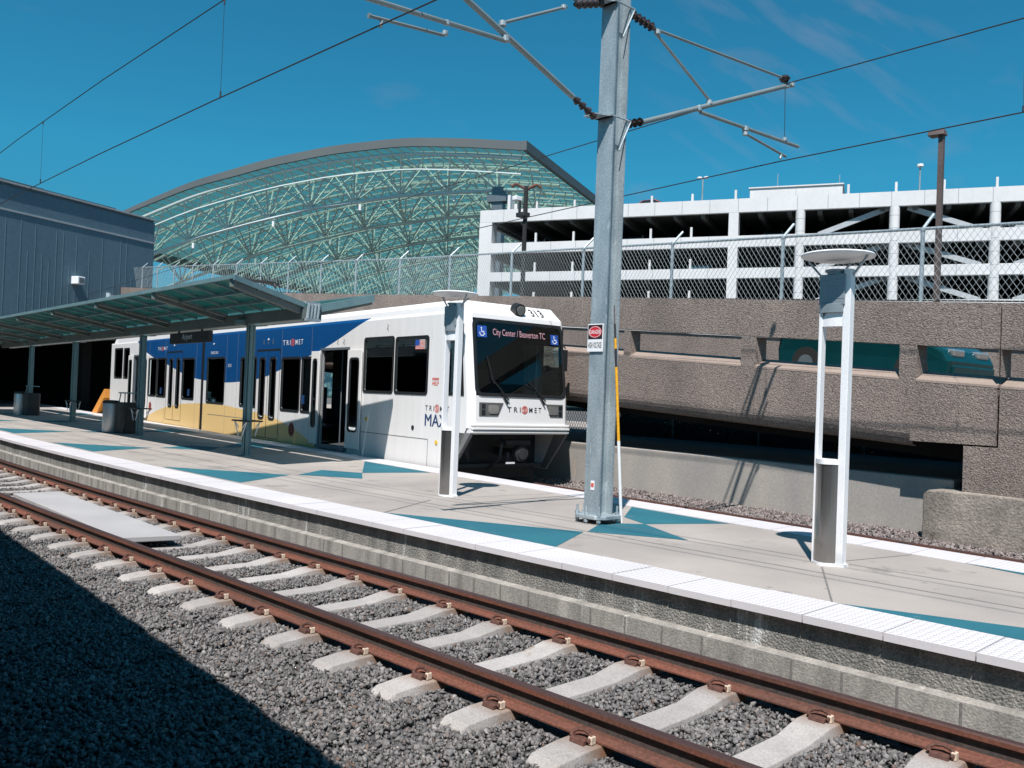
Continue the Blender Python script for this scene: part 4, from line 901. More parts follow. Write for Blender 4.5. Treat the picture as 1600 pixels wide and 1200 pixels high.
# cab interior: dash, seat, blinds
g = MB().box(-.3, .1, .15, 2.5, 1.4, 1.92).box(-1.2, -1.0, .9, 1.5, 1.2, 2.45).box(-1.3, -.75, .9, 1.5, 1.1, 1.25).box(-1.35, -1.3, .1, 2.55, 1.0, 3.5)
g.build('dashboard', M['interior'], tram, bevel=.05)
# destination blind
g = MB(); g.quad(FX(.20, 3.02, -.03), FX(2.46, 3.02, -.03), FX(2.46, 3.42, -.03), FX(.20, 3.42, -.03)); bd = g.build('destination_sign', M['signbg'], tram)
g = MB(); text(g, 'City Center / Beaverton TC', lambda a, b: FX(a, b, .008), .62, 3.12, 1.42, .18); g.build('lettering', M['ledtext'], bd)
def access(name, y0, z0, w_, fn):
    g = MB(); g.quad(fn(y0, z0, .009), fn(y0+w_, z0, .009), fn(y0+w_, z0+w_, .009), fn(y0, z0+w_, .009)); o = g.build(name, M['blue'], tram)
    h = MB(); c = (y0+w_*.48, z0+w_*.36); fn2 = lambda a, b: fn(a, b, .013)
    arc_line(h, fn2, c, w_*.2, w_*.27, -200, 50); h.poly([fn2(y0+w_*a, z0+w_*b) for a, b in ((.40, .72), (.47, .72), (.50, .50), (.70, .48), (.82, .26), (.77, .22), (.65, .41), (.43, .43))])
    arc_line(h, fn2, (y0+w_*.43, z0+w_*.80), 0, w_*.07, 0, 360, 10); h.build('wheelchair_symbol', M['signwhite'], o)
access('access_sticker', .22, 3.10, .24, FX); access('access_sticker', 2.2, 3.06, .22, FX)
# wipers
g = MB()
for a, b, c in (((.95, 1.80), (.50, 2.25), (.42, 2.70)), ((1.95, 1.80), (1.50, 2.2), (1.38, 2.15))):
    g.tube(FX(a[0], a[1], .03), FX(b[0], b[1], .05), .014, 6); g.tube(FX(b[0]+.06, b[1]-.12, .05), FX(c[0], c[1], .03), .010, 6); g.tube(FX(a[0]-.03, 1.72, .03), FX(a[0]-.2, 1.97, .05), .02, 6); g.cut()
g.build_each('wiper', M['rubber'], tram)
# headlights
for y0, y1, sl_ in ((.2, .82, 1), (1.98, 2.46, -1)):
    g = MB(); z0, z1 = 1.46, 1.74
    P4 = [(y0, z1), (y1, z1), (y1-.14*(sl_ > 0), z0), (y0+(.12 if sl_ < 0 else 0), z0)]; g.prism([FX(a, b, -.02) for a, b in P4], (.03, 0, 0)); h = g.build('headlight', M['lensdark'], tram)
    c = y0+.36 if sl_ > 0 else y0+.2
    MB().prism([FX(a, b, .012) for a, b in rr2(c-.13, c+.13, z0+.05, z1-.05, .05)], (.012, 0, 0)).build('lens', M['lens'], h)
    cc = y0+.06 if sl_ > 0 else y1-.12
    MB().prism([FX(cc, z0+.16, .012), FX(cc+.09, z0+.16, .012), FX(cc+.09, z1-.03, .012), FX(cc, z1-.03, .012)], (.006, 0, 0)).prism([FX(cc, z0+.02, .012), FX(cc+.09, z0+.02, .012), FX(cc+.09, z0+.13, .012), FX(cc, z0+.13, .012)], (.006, 0, 0)).build('marker_lens', M['carglass'], h)
# bumper ridges
g = MB()
for z0, d_ in ((1.27, .03), (1.20, .05), (1.13, .03)): g.box(-SN(1.2)-.05, -SN(1.2)+d_, .02, WID-.02, z0-.028, z0+.022)
g.box(-.2, -SN(1.2)-.02, .03, WID-.03, 1.08, 1.25); g.build('bumper', M['white'], tram, bevel=.012)
g = MB()
for y0, y1 in ((0, .09), (WID-.05, WID)):
    g.hexa([(-.62, y0, .28), (-.42, y0, .28), (-.42, y1, .28), (-.62, y1, .28), (-.15, y0, 1.1), (.27, y0, 1.1), (.27, y1, 1.1), (-.15, y1, 1.1)]); g.cut()
g.build_each('skirt', M['skirtgrey'], tram, bevel=.01)
g = MB().box(-1.6, -.75, .12, WID-.12, .05, 1.1); g.tube((-1.2, 1.45, .66), (.05, 1.45, .66), .09, 14); g.tube((.0, 1.45, .66), (.16, 1.45, .66), .17, 20); g.tube((.16, 1.45, .66), (.19, 1.45, .66), .12, 20)  # first box is a dark fill for the shade behind the coupler
g.box(-.3, .05, 1.1, 1.75, .84, .94); g.path([(-.2, 1.15, .95), (.02, 1.0, .85), (.02, .95, .55), (-.4, .95, .3)], .035, 8); g.tube((0, 1.18, .50), (0, 1.18, .68), .05, 10)
g.build('coupler_and_shade_fill', M['dark'], tram, smooth=True)
MB().box(.05, .055, 1.1, 1.34, .44, .48).build('coupler_label', M['signwhite'], tram)
g = MB()
for s_ in (2.6, 4.4, 13.6, 15.2, 17.6, 25.4, 27.2):
    for y in (.55, 2.0): g.tube((-s_, y, .34), (-s_, y+.12, .34), .34, 20)
g.box(-29, -1.5, .35, 2.3, .1, .3); g.build('underframe', M['dark'], tram)
# roof headlight and number
g = MB().lathe((0, 0, 0), [(.0, .0)], 3); g = MB().tube((-.20, 1.40, 3.78), (-.02, 1.40, 3.75), .15, 24, r2=.14); rl = g.build('roof_headlight', M['rubber'], tram, smooth=True)
MB().tube((-.03, 1.40, 3.75), (.0, 1.40, 3.745), .10, 20).build('lens', M['lens'], rl, smooth=True)
BR = lambda a, b: (-.02-(b-3.6)*1.18+.012, a, b)
g = MB(); text(g, '313', BR, 1.77, 3.655, .36, .17, bold=.012); g.build('fleet_number', M['ink'], tram)
# word marks
def wordmark(fn, u0, v0, w_, h, ink, back=True):
    g = MB(); k = w_/1.0
    text(g, 'T R I', fn, u0, v0+h*.18, w_*.38, h*.64, bold=.004); text(g, 'M E T', fn, u0+w_*.63, v0+h*.18, w_*.37, h*.64, bold=.004); o = g.build('wordmark', ink, tram)
    g = MB(); c = (u0+w_*.50, v0+h*.5); arc_line(g, fn, c, h*.40, h*.5, 0, 360, 28); arc_line(g, fn, c, h*.22, h*.32, -150, 170, 20); arc_line(g, fn, c, 0, h*.13, 0, 360, 12); g.build('emblem', M['logo'], o)
SD = lambda off: (lambda a, b: sp_(-a, b, off))                      # a grows to the right
wordmark(lambda a, b: FX(a, b, .006), .93, 1.52, .92, .17, M['ink'])
wordmark(SD(.004), -9.45, 3.08, 1.38, .22, M['signwhite']); wordmark(SD(.004), -22.1, 3.16, 1.3, .2, M['signwhite']); wordmark(SD(.004), -1.50, 1.47, .95, .18, M['ink'])
g = MB(); text(g, 'MAX', SD(.004), -1.50, 1.17, .86, .26); text(g, 'MAX', SD(.006), -1.485, 1.172, .86, .26); g.build('line_name', M['navy'], tram)
g = MB()
for k in range(7): a0, b0 = 2.78+.036*k, 2.78+.036*(k+1)
fl = MB(); fl.quad(SD(.006)(-2.01, 2.86), SD(.006)(-1.61, 2.86), SD(.006)(-1.61, 3.07), SD(.006)(-2.01, 3.07)); fo = fl.build('flag_sticker', M['signwhite'], tram)
g = MB()
for k in range(0, 7): zz = 2.86+.03*k; g.quad(SD(.009)(-2.01, zz), SD(.009)(-1.61, zz), SD(.009)(-1.61, zz+.015), SD(.009)(-2.01, zz+.015))
g.quad(SD(.012)(-2.01, 2.95), SD(.012)(-1.83, 2.95), SD(.012)(-1.83, 3.07), SD(.012)(-2.01, 3.07), 1); g.build('stripes', [M['logo'], M['blue']], fo)
g = MB(); text(g, 'MMMM', SD(.004), -1.25, 2.17, .26, .06, bold=.02); text(g, 'HELP', SD(.004), -1.25, 2.06, .26, .09, bold=.02); g.build('red_notice', M['logo'], tram)
for s_, z_ in ((8.63, .71), (22.9, .9)):
    g = MB(); arc_line(g, SD(.004), (-s_, z_), .0, .2, 0, 360, 24); oo = g.build('round_badge', M['ink'], tram); g = MB(); arc_line(g, SD(.007), (-s_, z_), .15, .185, 0, 360, 24); arc_line(g, SD(.007), (-s_, z_), .05, .09, 0, 360, 16); g.build('badge_rings', M['logo'], oo)
g = MB(); g.tube(sp_(2.0, 1.1, -.01), sp_(2.0, 1.1, .01), .055, 14); g.build('socket', M['ink'], tram)
g = MB()
for s_, z_ in ((4.2, 1.2), (1.0, .83)): g.tube(sp_(s_, z_, 0), sp_(s_, z_, .012), .05, 12).cut()
g.build_each('side_marker', M['yellowdot'], tram)
g = MB()
for s_, z_ in ((3.3, 3.40), (5.55, 3.12), (5.9, 3.12), (10.2, 3.25), (10.55, 3.25), (10.9, 3.25)): g.poly([sp_(s_+a, z_+b, .004) for a, b in ((.04, .1), (-.04, .03), (0, 0), (-.04, -.1), (.05, -.02), (0, .02))])
g.box(-1.36, -1.345, -.004, 0, .3, .88); g.box(-4.45, -1.36, -.004, 0, .87, .885); g.box(-15.8, -12.2, -.004, 0, .86, .875)
for s_ in (4.42, 7.48, 9.52, 13.1, 14.1, 17.2, 21.0, 23.27): g.box(-s_-.003, -s_+.003, -.0035, 0, .27, 3.58 if s_ > 7 else .87).cut()
g.build_each('panel_seam', M['seam'], tram)
g = MB()
for s_, z_ in ((10.55, 3.32), (15.4, 3.3), (19.9, 3.35)): g.tube(sp_(s_, z_, 0), sp_(s_, z_, .02), .03, 10)
text(g, 'TRIMET.ORG', SD(.004), -15.7, 2.95, .75, .09); text(g, '313', SD(.004), -13.95, 2.5, .3, .1); g.build('door_lamp', M['signwhite'], tram)
for s_ in (7.95, 12.1, 18.0, 21.5): MB().box(-s_-.09, -s_+.09, -.006, -.003, 1.45, 1.7).build('window_sticker', M['navy'], tram)
# mirror
g = MB().tube((-.05, WID, 3.1), (.0, WID+.06, 3.0), .018, 6).box(-.08, .0, WID+.015, WID+.13, 2.5, 2.98).tube((-.2, 0, 3.3), (.02, -.12, 3.35), .015, 6).box(-.03, .03, -.19, -.09, 2.95, 3.35); g.build('wing_mirror', M['rubber'], tram, bevel=.02)
# pantograph
g = MB()
for y in (.75, 1.9): g.tube((-15.9, y, 3.95), (-14.0, y, 4.55), .03, 6); g.tube((-14.0, y*.85+.2, 4.55), (-15.6, y*.7+.4, 5.6), .022, 6)
g.tube((-14.0, .75, 4.55), (-14.0, 1.9, 4.55), .03, 6); g.tube((-15.9, .75, 3.98), (-15.9, 1.9, 3.98), .04, 6)
for x in (-15.4, -15.8): g.path([(x, .35, 5.5), (x, .55, 5.66), (x, 2.1, 5.66), (x, 2.3, 5.5)], .035, 6)
g.tube((-15.4, .9, 5.62), (-15.8, .9, 5.62), .02, 6); g.build('pantograph', M['dark'], tram)
# orange barrier beyond the rear
g = MB().prism([(-45.6, 16.1, .3), (-44.7, 16.0, .3), (-43.6, 15.92, 1.08), (-43.6, 15.92, 1.5)], (.05, .45, 0))
tag(g.build('barrier', M['orange']), 'slanting orange board behind the rear end of the train', 'barrier')
# ------------------------------------------------------------------ platform shelter
sh = thing('platform_shelter', 'long glass roofed shelter on fluted grey green posts along the middle of the platform', 'shelter', (-18.6, 9.97, PZ))
def by(X): return 8.2-.095*X                                         # beam line
def ny(X): return 7.71+.055*(-15.1-X)                                # near roof edge
def fy(X): return 11.35+.062*(-15.2-X)                               # far roof edge
XE = -15.1; X2 = -47.0
ZG, ZN, ZF = 3.56, 3.87, 3.93
def near_pt(X, k, dz=0):                                             # k=0 gutter .. 1 near edge
    xg = X-.5*(1-k); return Vector((xg, (by(X)-.12)*(1-k)+ny(X)*k, ZG*(1-k)+ZN*k+dz))
def far_pt(X, k, dz=0): return Vector((X-.55-.15*k, (by(X)+.25)*(1-k)+fy(X)*k, ZG*(1-k)+ZF*k+dz))
xsR = [XE-1.0*i for i in range(33)]
for nm, fn in (('near_roof_glass', near_pt), ('far_roof_glass', far_pt)):
    g = MB()
    for a, b in zip(xsR, xsR[1:]):
        g.hexa([fn(a-.02, 0, .02), fn(a-.02, 1, .02), fn(b+.01, 1, .02), fn(b+.01, 0, .02), fn(a-.02, 0, .035), fn(a-.02, 1, .035), fn(b+.01, 1, .035), fn(b+.01, 0, .035)])
    g.build('roof_glass', M['shglass'], sh)
def bar(g, p, q, w_, h_):
    p = Vector(p); q = Vector(q); d = (q-p).normalized(); s_ = Vector((0, 0, 1)).cross(d).normalized()*w_/2; hz = Vector((0, 0, h_))
    g.hexa([p-s_-hz, q-s_-hz, q+s_-hz, p+s_-hz, p-s_, q-s_, q+s_, p+s_])
for i, X in enumerate(xsR[::4]):
    g = MB(); bar(g, near_pt(X-.1, 0, -.02), near_pt(X-.1, .99, .0), .12, .16); g.build('rafter', M['shbrown'], sh)
    g = MB(); bar(g, far_pt(X-.1, 0, -.02), far_pt(X-.1, .99, 0), .12, .16); g.build('rafter', M['shbrown'], sh)
g = MB()
for X in xsR:
    bar(g, near_pt(X, 0, .02), near_pt(X, .99, .018), .03, .05); bar(g, far_pt(X, 0, .02), far_pt(X, .99, .018), .03, .05)
for k in (.33, .66): bar(g, near_pt(XE, k, 0), near_pt(xsR[-1], k, 0), .05, .07)
g.build('glazing_bars', M['shsteel'], sh)
g = MB(); bar(g, near_pt(XE, 1, .05), near_pt(xsR[-1], 1, .05), .05, .075); bar(g, near_pt(XE, 0, .05), near_pt(XE, 1, .05), .05, .10); bar(g, far_pt(XE, 0, .05), far_pt(XE, 1, .05), .05, .16); bar(g, far_pt(XE, 1, .05), far_pt(xsR[-1], 1, .05), .05, .09)
g.build('edge_trim', M['shsteel'], sh)
g = MB(); bar(g, near_pt(XE+.03, 0, -.04), near_pt(xsR[-1], 0, -.04), .10, .24); bar(g, far_pt(XE+.03, 0, -.04), far_pt(xsR[-1], 0, -.04), .10, .24); g.build('gutter_beam', M['shbrown'], sh)
g = MB(); c = (near_pt(XE, 0)+far_pt(XE, 0))/2
for k in range(4): p = near_pt(XE, 0).lerp(far_pt(XE, 0), .15+.22*k); g.tube(p+Vector((.05, 0, -.26)), p+Vector((.05, .03, .04)), .035, 8)
bar(g, near_pt(XE, 0, .08), far_pt(XE, 0, .08), .1, .05); bar(g, near_pt(XE+.02, 0, -.26), far_pt(XE+.02, 0, -.26), .12, .05); g.build('end_bracket', M['galv'], sh)
posts = [(-18.58, 9.97), (-26.6, 10.78), (-34.7, 11.58), (-41.9, 12.2)]
for X, Y in posts:
    g = MB().box(X-.07, X+.07, Y-.035, Y+.035, PZ, 3.36); g.box(X-.035, X+.035, Y-.08, Y+.08, PZ, 3.36)
    for dx in (-.072, .072):
        for dy in (-.045, .045): g.tube((X+dx, Y+dy, PZ), (X+dx, Y+dy, 3.36), .018, 8)
    for dx in (-.035, .035):
        for dy in (-.085, .085): g.tube((X+dx, Y+dy, PZ), (X+dx, Y+dy, 3.36), .015, 8)
    g.box(X-.2, X+.2, Y-.3, Y+.3, 3.28, 3.38)
    g.box(X-.13, X+.13, Y-.13, Y+.13, PZ, PZ+.02); po = g.build('post', M['shsteel'], sh)
    g = MB()
    for s_ in (-1, 1):
        for dy in (-.16, .16):
            g.tube((X+s_*.08, Y+dy, .75), (X+s_*.28, Y+dy, 1.08), .013, 6); g.tube((X+s_*.1, Y+dy, .95), (X+s_*.28, Y+dy, 1.08), .012, 6)
    g.build('rail_bracket', M['lampwhite'], po)
    g = MB(); g.box(X-.33, X+.33, Y-.22, Y-.13, 1.08, 1.115); g.box(X-.33, X+.33, Y+.13, Y+.22, 1.08, 1.115); g.box(X-.33, X-.27, Y-.22, Y+.22, 1.085, 1.11); g.box(X+.27, X+.33, Y-.22, Y+.22, 1.085, 1.11); g.build('lean_rail', M['dark'], po, bevel=.01)
si = thing('hanging_sign', 'dark hanging sign reading Airport under the shelter beam', 'sign', (-22.4, 10.33, 3.0))
yy = lambda X: by(X)-.02
g = MB().hexa([(-23.85, yy(-23.85)-.06, 2.96), (-21.0, yy(-21.0)-.06, 2.96), (-21.0, yy(-21.0)+.06, 2.96), (-23.85, yy(-23.85)+.06, 2.96), (-23.85, yy(-23.85)-.06, 3.24), (-21.0, yy(-21)-.06, 3.24), (-21, yy(-21)+.06, 3.24), (-23.85, yy(-23.85)+.06, 3.24)]); g.build('panel', M['dark'], si)
g = MB(); text(g, 'Airport', lambda a, b: (a, yy(a)-.068, b), -22.85, 3.01, .75, .19); g.build('lettering', M['lampwhite'], si)
g = MB()
for X in (-23.3, -21.6): g.tube((X, yy(X), 3.24), (X, yy(X), 3.5), .03, 8)
g.build('hanger', M['dark'], si)
# ------------------------------------------------------------------ litter bins
def bins(X, Y, tag1, tag2):
    t = thing('trash_can', tag1, 'trash can', (X, Y, PZ), 'trash cans under the shelter')
    MB().lathe((X, Y, PZ), [(.0, 0), (.235, 0), (.245, .03), (.245, .86), (.235, .90), (.0, .90)], 32).build('can_body', M['steel'], t, smooth=True)
    g = MB().lathe((X, Y, PZ+.90), [(.255, 0), (.255, .05), (.20, .09), (.0, .1)], 28); g.build('lid', M['dark'], t, smooth=True)
    t = thing('recycling_bin', tag2, 'bin', (X+.5, Y+.3, PZ), 'black bins under the shelter')
    x, y = X+.5, Y+.3
    g = MB().prism([(x+.28*a, y+.28*b, PZ) for a, b in rr2(-1, 1, -1, 1, .45)], (0, 0, .95)); g.build('bin_body', M['dark'], t, bevel=.03)
    g = MB()
    for dx in (-.22, .22): g.path([(x+dx, y-.18, PZ+.95), (x+dx*.75, y-.16, PZ+1.22)], .018, 6)
    g.prism([(x+.30*a, y+.22*b, PZ+1.22) for a, b in rr2(-1, 1, -1, 1, .5)], (0, 0, .035)); g.build('raised_lid', M['shsteel'], t)
bins(-28.1, 10.5, 'brushed steel trash can left of the black bin near the second shelter post', 'black bin with raised green lid between the steel trash can and the second post')
bins(-41.6, 11.75, 'dim steel trash can at the far left shelter post', 'black bin beside the farthest left steel trash can')
# ------------------------------------------------------------------ two platform lamps
def plamp(X, Y, label):
    t = thing('platform_lamp', label, 'lamp', (X, Y, PZ), 'white disc topped lamps on the platform')
    a = 0
    g = MB()
    for dx, wd in ((-.14, .018), (.13, .038)): g.box(X+dx-wd, X+dx+wd, Y-.05, Y+.05, PZ, PZ+2.95 if dx < 0 else PZ+3.0)
    g.build('upright', M['lampwhite'], t, bevel=.006)
    # steel front with curved face, open slot above
    g = MB(); n = 10; pr = [(X-.135+.235*i/n, Y-.05-.075*math.sin(math.pi*i/n)) for i in range(n+1)]
    for (x0, y0), (x1, y1) in zip(pr, pr[1:]): g.quad((x0, y0, PZ+.03), (x1, y1, PZ+.03), (x1, y1, PZ+1.02), (x0, y0, PZ+1.02))
    g.box(X-.135, X+.1, Y+.02, Y+.05, PZ, PZ+1.02); g.build('steel_panel', M['panelsteel'], t, smooth=True)
    g = MB().prism([(x, y-.012, PZ+1.02) for x, y in pr]+[(X+.1, Y+.05, PZ+1.02), (X-.135, Y+.05, PZ+1.02)], (0, 0, .05)); g.prism([(x, y-.014, PZ-.001) for x, y in pr]+[(X+.19, Y-.05, PZ-.001), (X+.19, Y+.055, PZ-.001), (X-.18, Y+.055, PZ-.001)], (0, 0, .03)); g.build('collar', M['lampwhite'], t)
    g = MB(); pr2 = [(X-.135+.235*i/n, Y-.04-.02*math.sin(math.pi*i/n)) for i in range(n+1)]
    z0 = PZ+2.42; top = PZ+2.66
    vs = [];
    for i, (x, y) in enumerate(pr2): g.v += [(x, y, z0), (x, y, z0+.05+.17*math.sin(math.pi*(i+.5)/(n+1)*.6))]
    for i in range(n): g.f.append((2*i, 2*i+2, 2*i+3, 2*i+1)); g.m.append(0)
    g.box(X-.135, X+.1, Y-.01, Y+.04, z0, z0+.24); g.build('reflector', M['lampwhite'], t)
    g = MB().box(X-.15, X+.115, Y-.075, Y+.06, PZ+2.64, PZ+2.95); g.prism([(x, y-.03, PZ+2.56) for x, y in pr2]+[(X+.1, Y+.05, PZ+2.56), (X-.135, Y+.05, PZ+2.56)], (0, 0, .09)); g.lathe((X-.01, Y, PZ+2.95), [(.09, 0), (.09, .03), (.11, .03), (.11, .05), (0, .06)], 20)
    for k in range(4): g.box(X-.152, X+.117, Y-.078, Y-.074, PZ+2.7+.06*k, PZ+2.71+.06*k)
    g.build('lamp_head', M['lamphead'], t, bevel=.006)
    g = MB().lathe((X, Y, PZ+3.12), [(0, -.015), (.28, -.012), (.355, .01), (.365, .025), (.352, .038), (.28, .05), (0, .06)], 40); g.build('disc', M['lampwhite'], t, smooth=True)
    g = MB()
    for x0, y0, x1, y1 in ((-.15, 0, -.33, .02), (.15, 0, .33, -.05), (0, .05, .0, .3)): g.tube((X+x0, Y+y0, PZ+2.92), (X+x1, Y+y1, PZ+3.12), .012, 8)
    g.build('struts', M['galv'], t)
    return t
plamp(-4.09, 8.68, 'large white disc topped lamp nearest the viewer at the right of the platform')
plamp(-10.42, 9.02, 'smaller white disc topped lamp standing in front of the train nose')
# ------------------------------------------------------------------ catenary pole with two cantilevers
PXX, PYY = -7.33, 8.935
po = thing('catenary_pole', 'tall galvanised steel H section pole carrying cantilevers over both tracks', 'pole', (PXX, PYY, PZ))
hw, hd = .125, .14
g = MB().box(PXX-hw, PXX+hw, PYY-hd, PYY-hd+.022, PZ+.1, 8.6).box(PXX-hw, PXX+hw, PYY+hd-.022, PYY+hd, PZ+.1, 8.6).box(PXX-.012, PXX+.012, PYY-hd+.022, PYY+hd-.022, PZ+.1, 8.6)
g.build('column', M['galv'], po)
g = MB().prism([(PXX+x, PYY+y, PZ+.06) for x, y in ((-.26, -.15), (-.15, -.26), (.15, -.26), (.26, -.15), (.26, .15), (.15, .26), (-.15, .26), (-.26, .15))], (0, 0, .045)); g.build('base_plate', M['galv'], po, bevel=.005)
g = MB()
for x, y in ((-.20, -.18), (.18, -.20), (.21, .13), (-.16, .19), (-.235, .0), (.0, -.235)):
    g.tube((PXX+x, PYY+y, PZ), (PXX+x, PYY+y, PZ+.22), .015, 8); g.tube((PXX+x, PYY+y, PZ+.105), (PXX+x, PYY+y, PZ+.14), .03, 6); g.tube((PXX+x, PYY+y, PZ+.02), (PXX+x, PYY+y, PZ+.055), .03, 6); g.cut()
g.build_each('anchor_bolt', M['galv'], po)
g = MB(); LE = [(PXX-.06, 5.54), (PXX-.06, 7.02)]
for z in (5.54, 7.02):
    g.box(PXX-hw-.02, PXX+hw+.02, PYY-hd-.05, PYY-hd, z-.012, z+.012); g.hexa([(PXX-hw-.06, PYY-hd-.22, z-.012), (PXX+.02, PYY-hd-.22, z-.012), (PXX+hw, PYY-hd, z-.012), (PXX-hw, PYY-hd, z-.012), (PXX-hw-.06, PYY-hd-.22, z+.004), (PXX+.02, PYY-hd-.22, z+.004), (PXX+hw, PYY-hd, z+.004), (PXX-hw, PYY-hd, z+.004)])
    g.tube((PXX+hw, PYY-hd, z), (PXX+hw+.02, PYY+hd+.06, z), .012, 6); g.tube((PXX+hw+.02, PYY+hd+.06, z), (PXX+hw+.0, PYY-.0, z-.42), .012, 6)
    g.box(PXX-.08, PXX+.08, PYY+hd, PYY+hd+.1, z-.04, z+.04); g.cut()
g.build_each('bracket', M['galv'], po)
# near cantilever (towards the viewer), plane x = PXX
C = MB(); X = PXX-.03
root = Vector((X, 8.62, 5.5)); tip = Vector((X, 5.0, 6.7)); C.tube(root+(tip-root)*.12, tip, .034, 12)
topr = Vector((X, 8.6, 6.98)); C.tube((X, 8.0, 6.72), (X, 6.95, 6.18), .02, 8); C.tube((X, 8.2, 6.86), (X, 5.0, 6.86), .02, 8)
C.tube((X, 6.98, 5.98), (X, 5.0, 5.80), .028, 10)
nc = C.build('near_cantilever', M['tube'], po, smooth=True)
g = MB().disc_stack(root, root+(tip-root)*.12, .055, 4).cut().disc_stack((X, 8.68, 7.0), (X, 8.15, 6.80), .06, 5); g.build_each('insulator', M['insbrown'], nc, smooth=True)
g = MB().tube((X, 6.06, 5.75), (X, 5.1, 5.64), .02, 8).tube((X, 5.1, 5.64), (X, 5.08, 5.64), .028, 8).tube((X, 5.25, 5.64), (X, 5.23, 5.57), .02, 8); g.build('steady_arm', M['tube'], nc, smooth=True)
g = MB()
for p, r_ in (((X, 6.98, 6.0), .05), ((X, 6.1, 5.9), .035), ((X, 6.08, 5.78), .035), ((X, 6.93, 6.16), .045), ((X, 7.95, 6.7), .035)): g.lathe(p, [(0, -r_), (r_, -r_*.6), (r_, r_*.6), (0, r_)], 10).cut()
g.build_each('clamp', M['galv'], nc)
# far cantilever
def fc(Y, z): return Vector((PXX+.02+FS*(Y-PYY), Y, z))
C = MB().tube(fc(9.45, 5.62), fc(12.68, 6.93), .036, 12).tube(fc(9.6, 6.93), fc(12.5, 6.98), .020, 8).tube(fc(9.65, 6.88), fc(10.8, 6.22), .020, 8).tube(fc(10.6, 6.02), fc(12.9, 6.0), .028, 10)
C.tube(fc(10.55, 6.03), fc(10.58, 6.1), .03, 8)
fcn = C.build('far_cantilever', M['tube'], po, smooth=True)
g = MB().disc_stack(fc(9.2, 5.54), fc(9.48, 5.64), .06, 3).cut().disc_stack(fc(9.2, 7.0), fc(9.62, 6.93), .065, 5).cut().lathe(fc(12.5, 6.98), [(0, -.05), (.06, -.05), (.09, 0), (.06, .04), (0, .05)], 14); g.build_each('insulator', M['insbrown'], fcn, smooth=True)
g = MB().tube(fc(11.6, 5.93), fc(12.6, 5.78), .020, 8).tube(fc(12.48, 5.79), fc(12.46, 5.72), .022, 8); g.build('steady_arm', M['tube'], fcn, smooth=True)
g = MB()
for p, r_ in ((fc(9.68, 6.9), .045), (fc(10.78, 6.2), .045), (fc(10.55, 6.06), .05), (fc(11.6, 6.0), .05), (fc(11.6, 5.93), .04), (fc(12.55, 6.04), .04), (fc(12.55, 6.88), .05), (fc(12.68, 6.93), .05)): g.lathe(p, [(0, -r_), (r_, -r_*.6), (r_, r_*.6), (0, r_)], 10).cut()
g.build_each('clamp', M['galv'], fcn)
MB().tube(fc(12.52, 6.85), fc(12.55, 6.02), .005, 5).build('hanger_wire', M['wire'], fcn)
# danger sign on the pole
ds = thing('danger_sign', 'small white and red DANGER HIGH VOLTAGE plate on the steel pole', 'sign', (PXX-.02, PYY-hd-.02, 2.7))
dy = PYY-hd-.022; dx0, dx1, dz0, dz1 = PXX-.15, PXX+.11, 2.50, 2.86
DZ = 2.50
MB().box(dx0, dx1, dy, dy+.008, dz0, dz1).build('plate', M['signwhite'], ds, bevel=.004)
g = MB(); dfn = lambda a, b: (a, dy-.003, b); g.quad(dfn(dx0+.012, dz0+.165), dfn(dx1-.012, dz0+.165), dfn(dx1-.012, dz1-.012), dfn(dx0+.012, dz1-.012)); g.build('black_band', M['ink'], ds)
g = MB(); cx, cz = (dx0+dx1)/2, dz0+.255; g.poly([(cx+.112*math.cos(R(i*15)), dy-.006, cz+.078*math.sin(R(i*15))) for i in range(24)]); g.build('red_oval', M['signred'], ds)
g = MB(); d2 = lambda a, b: (a, dy-.009, b); arc_line(g, lambda a, b: d2(cx+(a-cx)*1, cz+(b-cz)*.69), (cx, cz), .095, .102, 0, 360, 30); text(g, 'DANGER', d2, cx-.088, cz-.026, .176, .052, bold=.006); g.build('danger_lettering', M['signwhite'], ds)
g = MB(); text(g, 'HIGH VOLTAGE', lambda a, b: (a, dy-.004, b), dx0+.02, dz0+.05, .22, .075, bold=.004); g.build('voltage_lettering', M['ink'], ds)
g = MB().box(PXX-.02, PXX+.04, PYY-hd-.005, PYY-hd, PZ+.42, PZ+.54); t = g.build('pole_sticker', M['signwhite'], po)
MB().box(PXX-.012, PXX+.032, PYY-hd-.008, PYY-hd-.005, PZ+.46, PZ+.51).build('sticker_mark', M['logo'], t)
# hot stick leaning on the pole
hs = thing('hot_stick', 'white and orange insulated pole leaning against the steel catenary pole', 'stick', (-7.12, 9.16, PZ))
a, b = Vector((-7.12, 9.16, PZ+.0)), Vector((-7.185, 8.95, 2.95))
def hk(t0, t1, r_, m, n_): MB().tube(a.lerp(b, t0), a.lerp(b, t1), r_, 12).build(n_, m, hs, smooth=True)
hk(0, .40, .021, M['lampwhite'], 'white_section'); hk(.40, .76, .019, M['stickor'], 'orange_section'); hk(.76, .85, .014, M['dark'], 'joint'); hk(.85, .90, .018, M['stickor'], 'orange_collar'); hk(.90, .97, .013, M['dark'], 'hook_stem'); hk(.97, 1.06, .006, M['rust'], 'hook_tip')
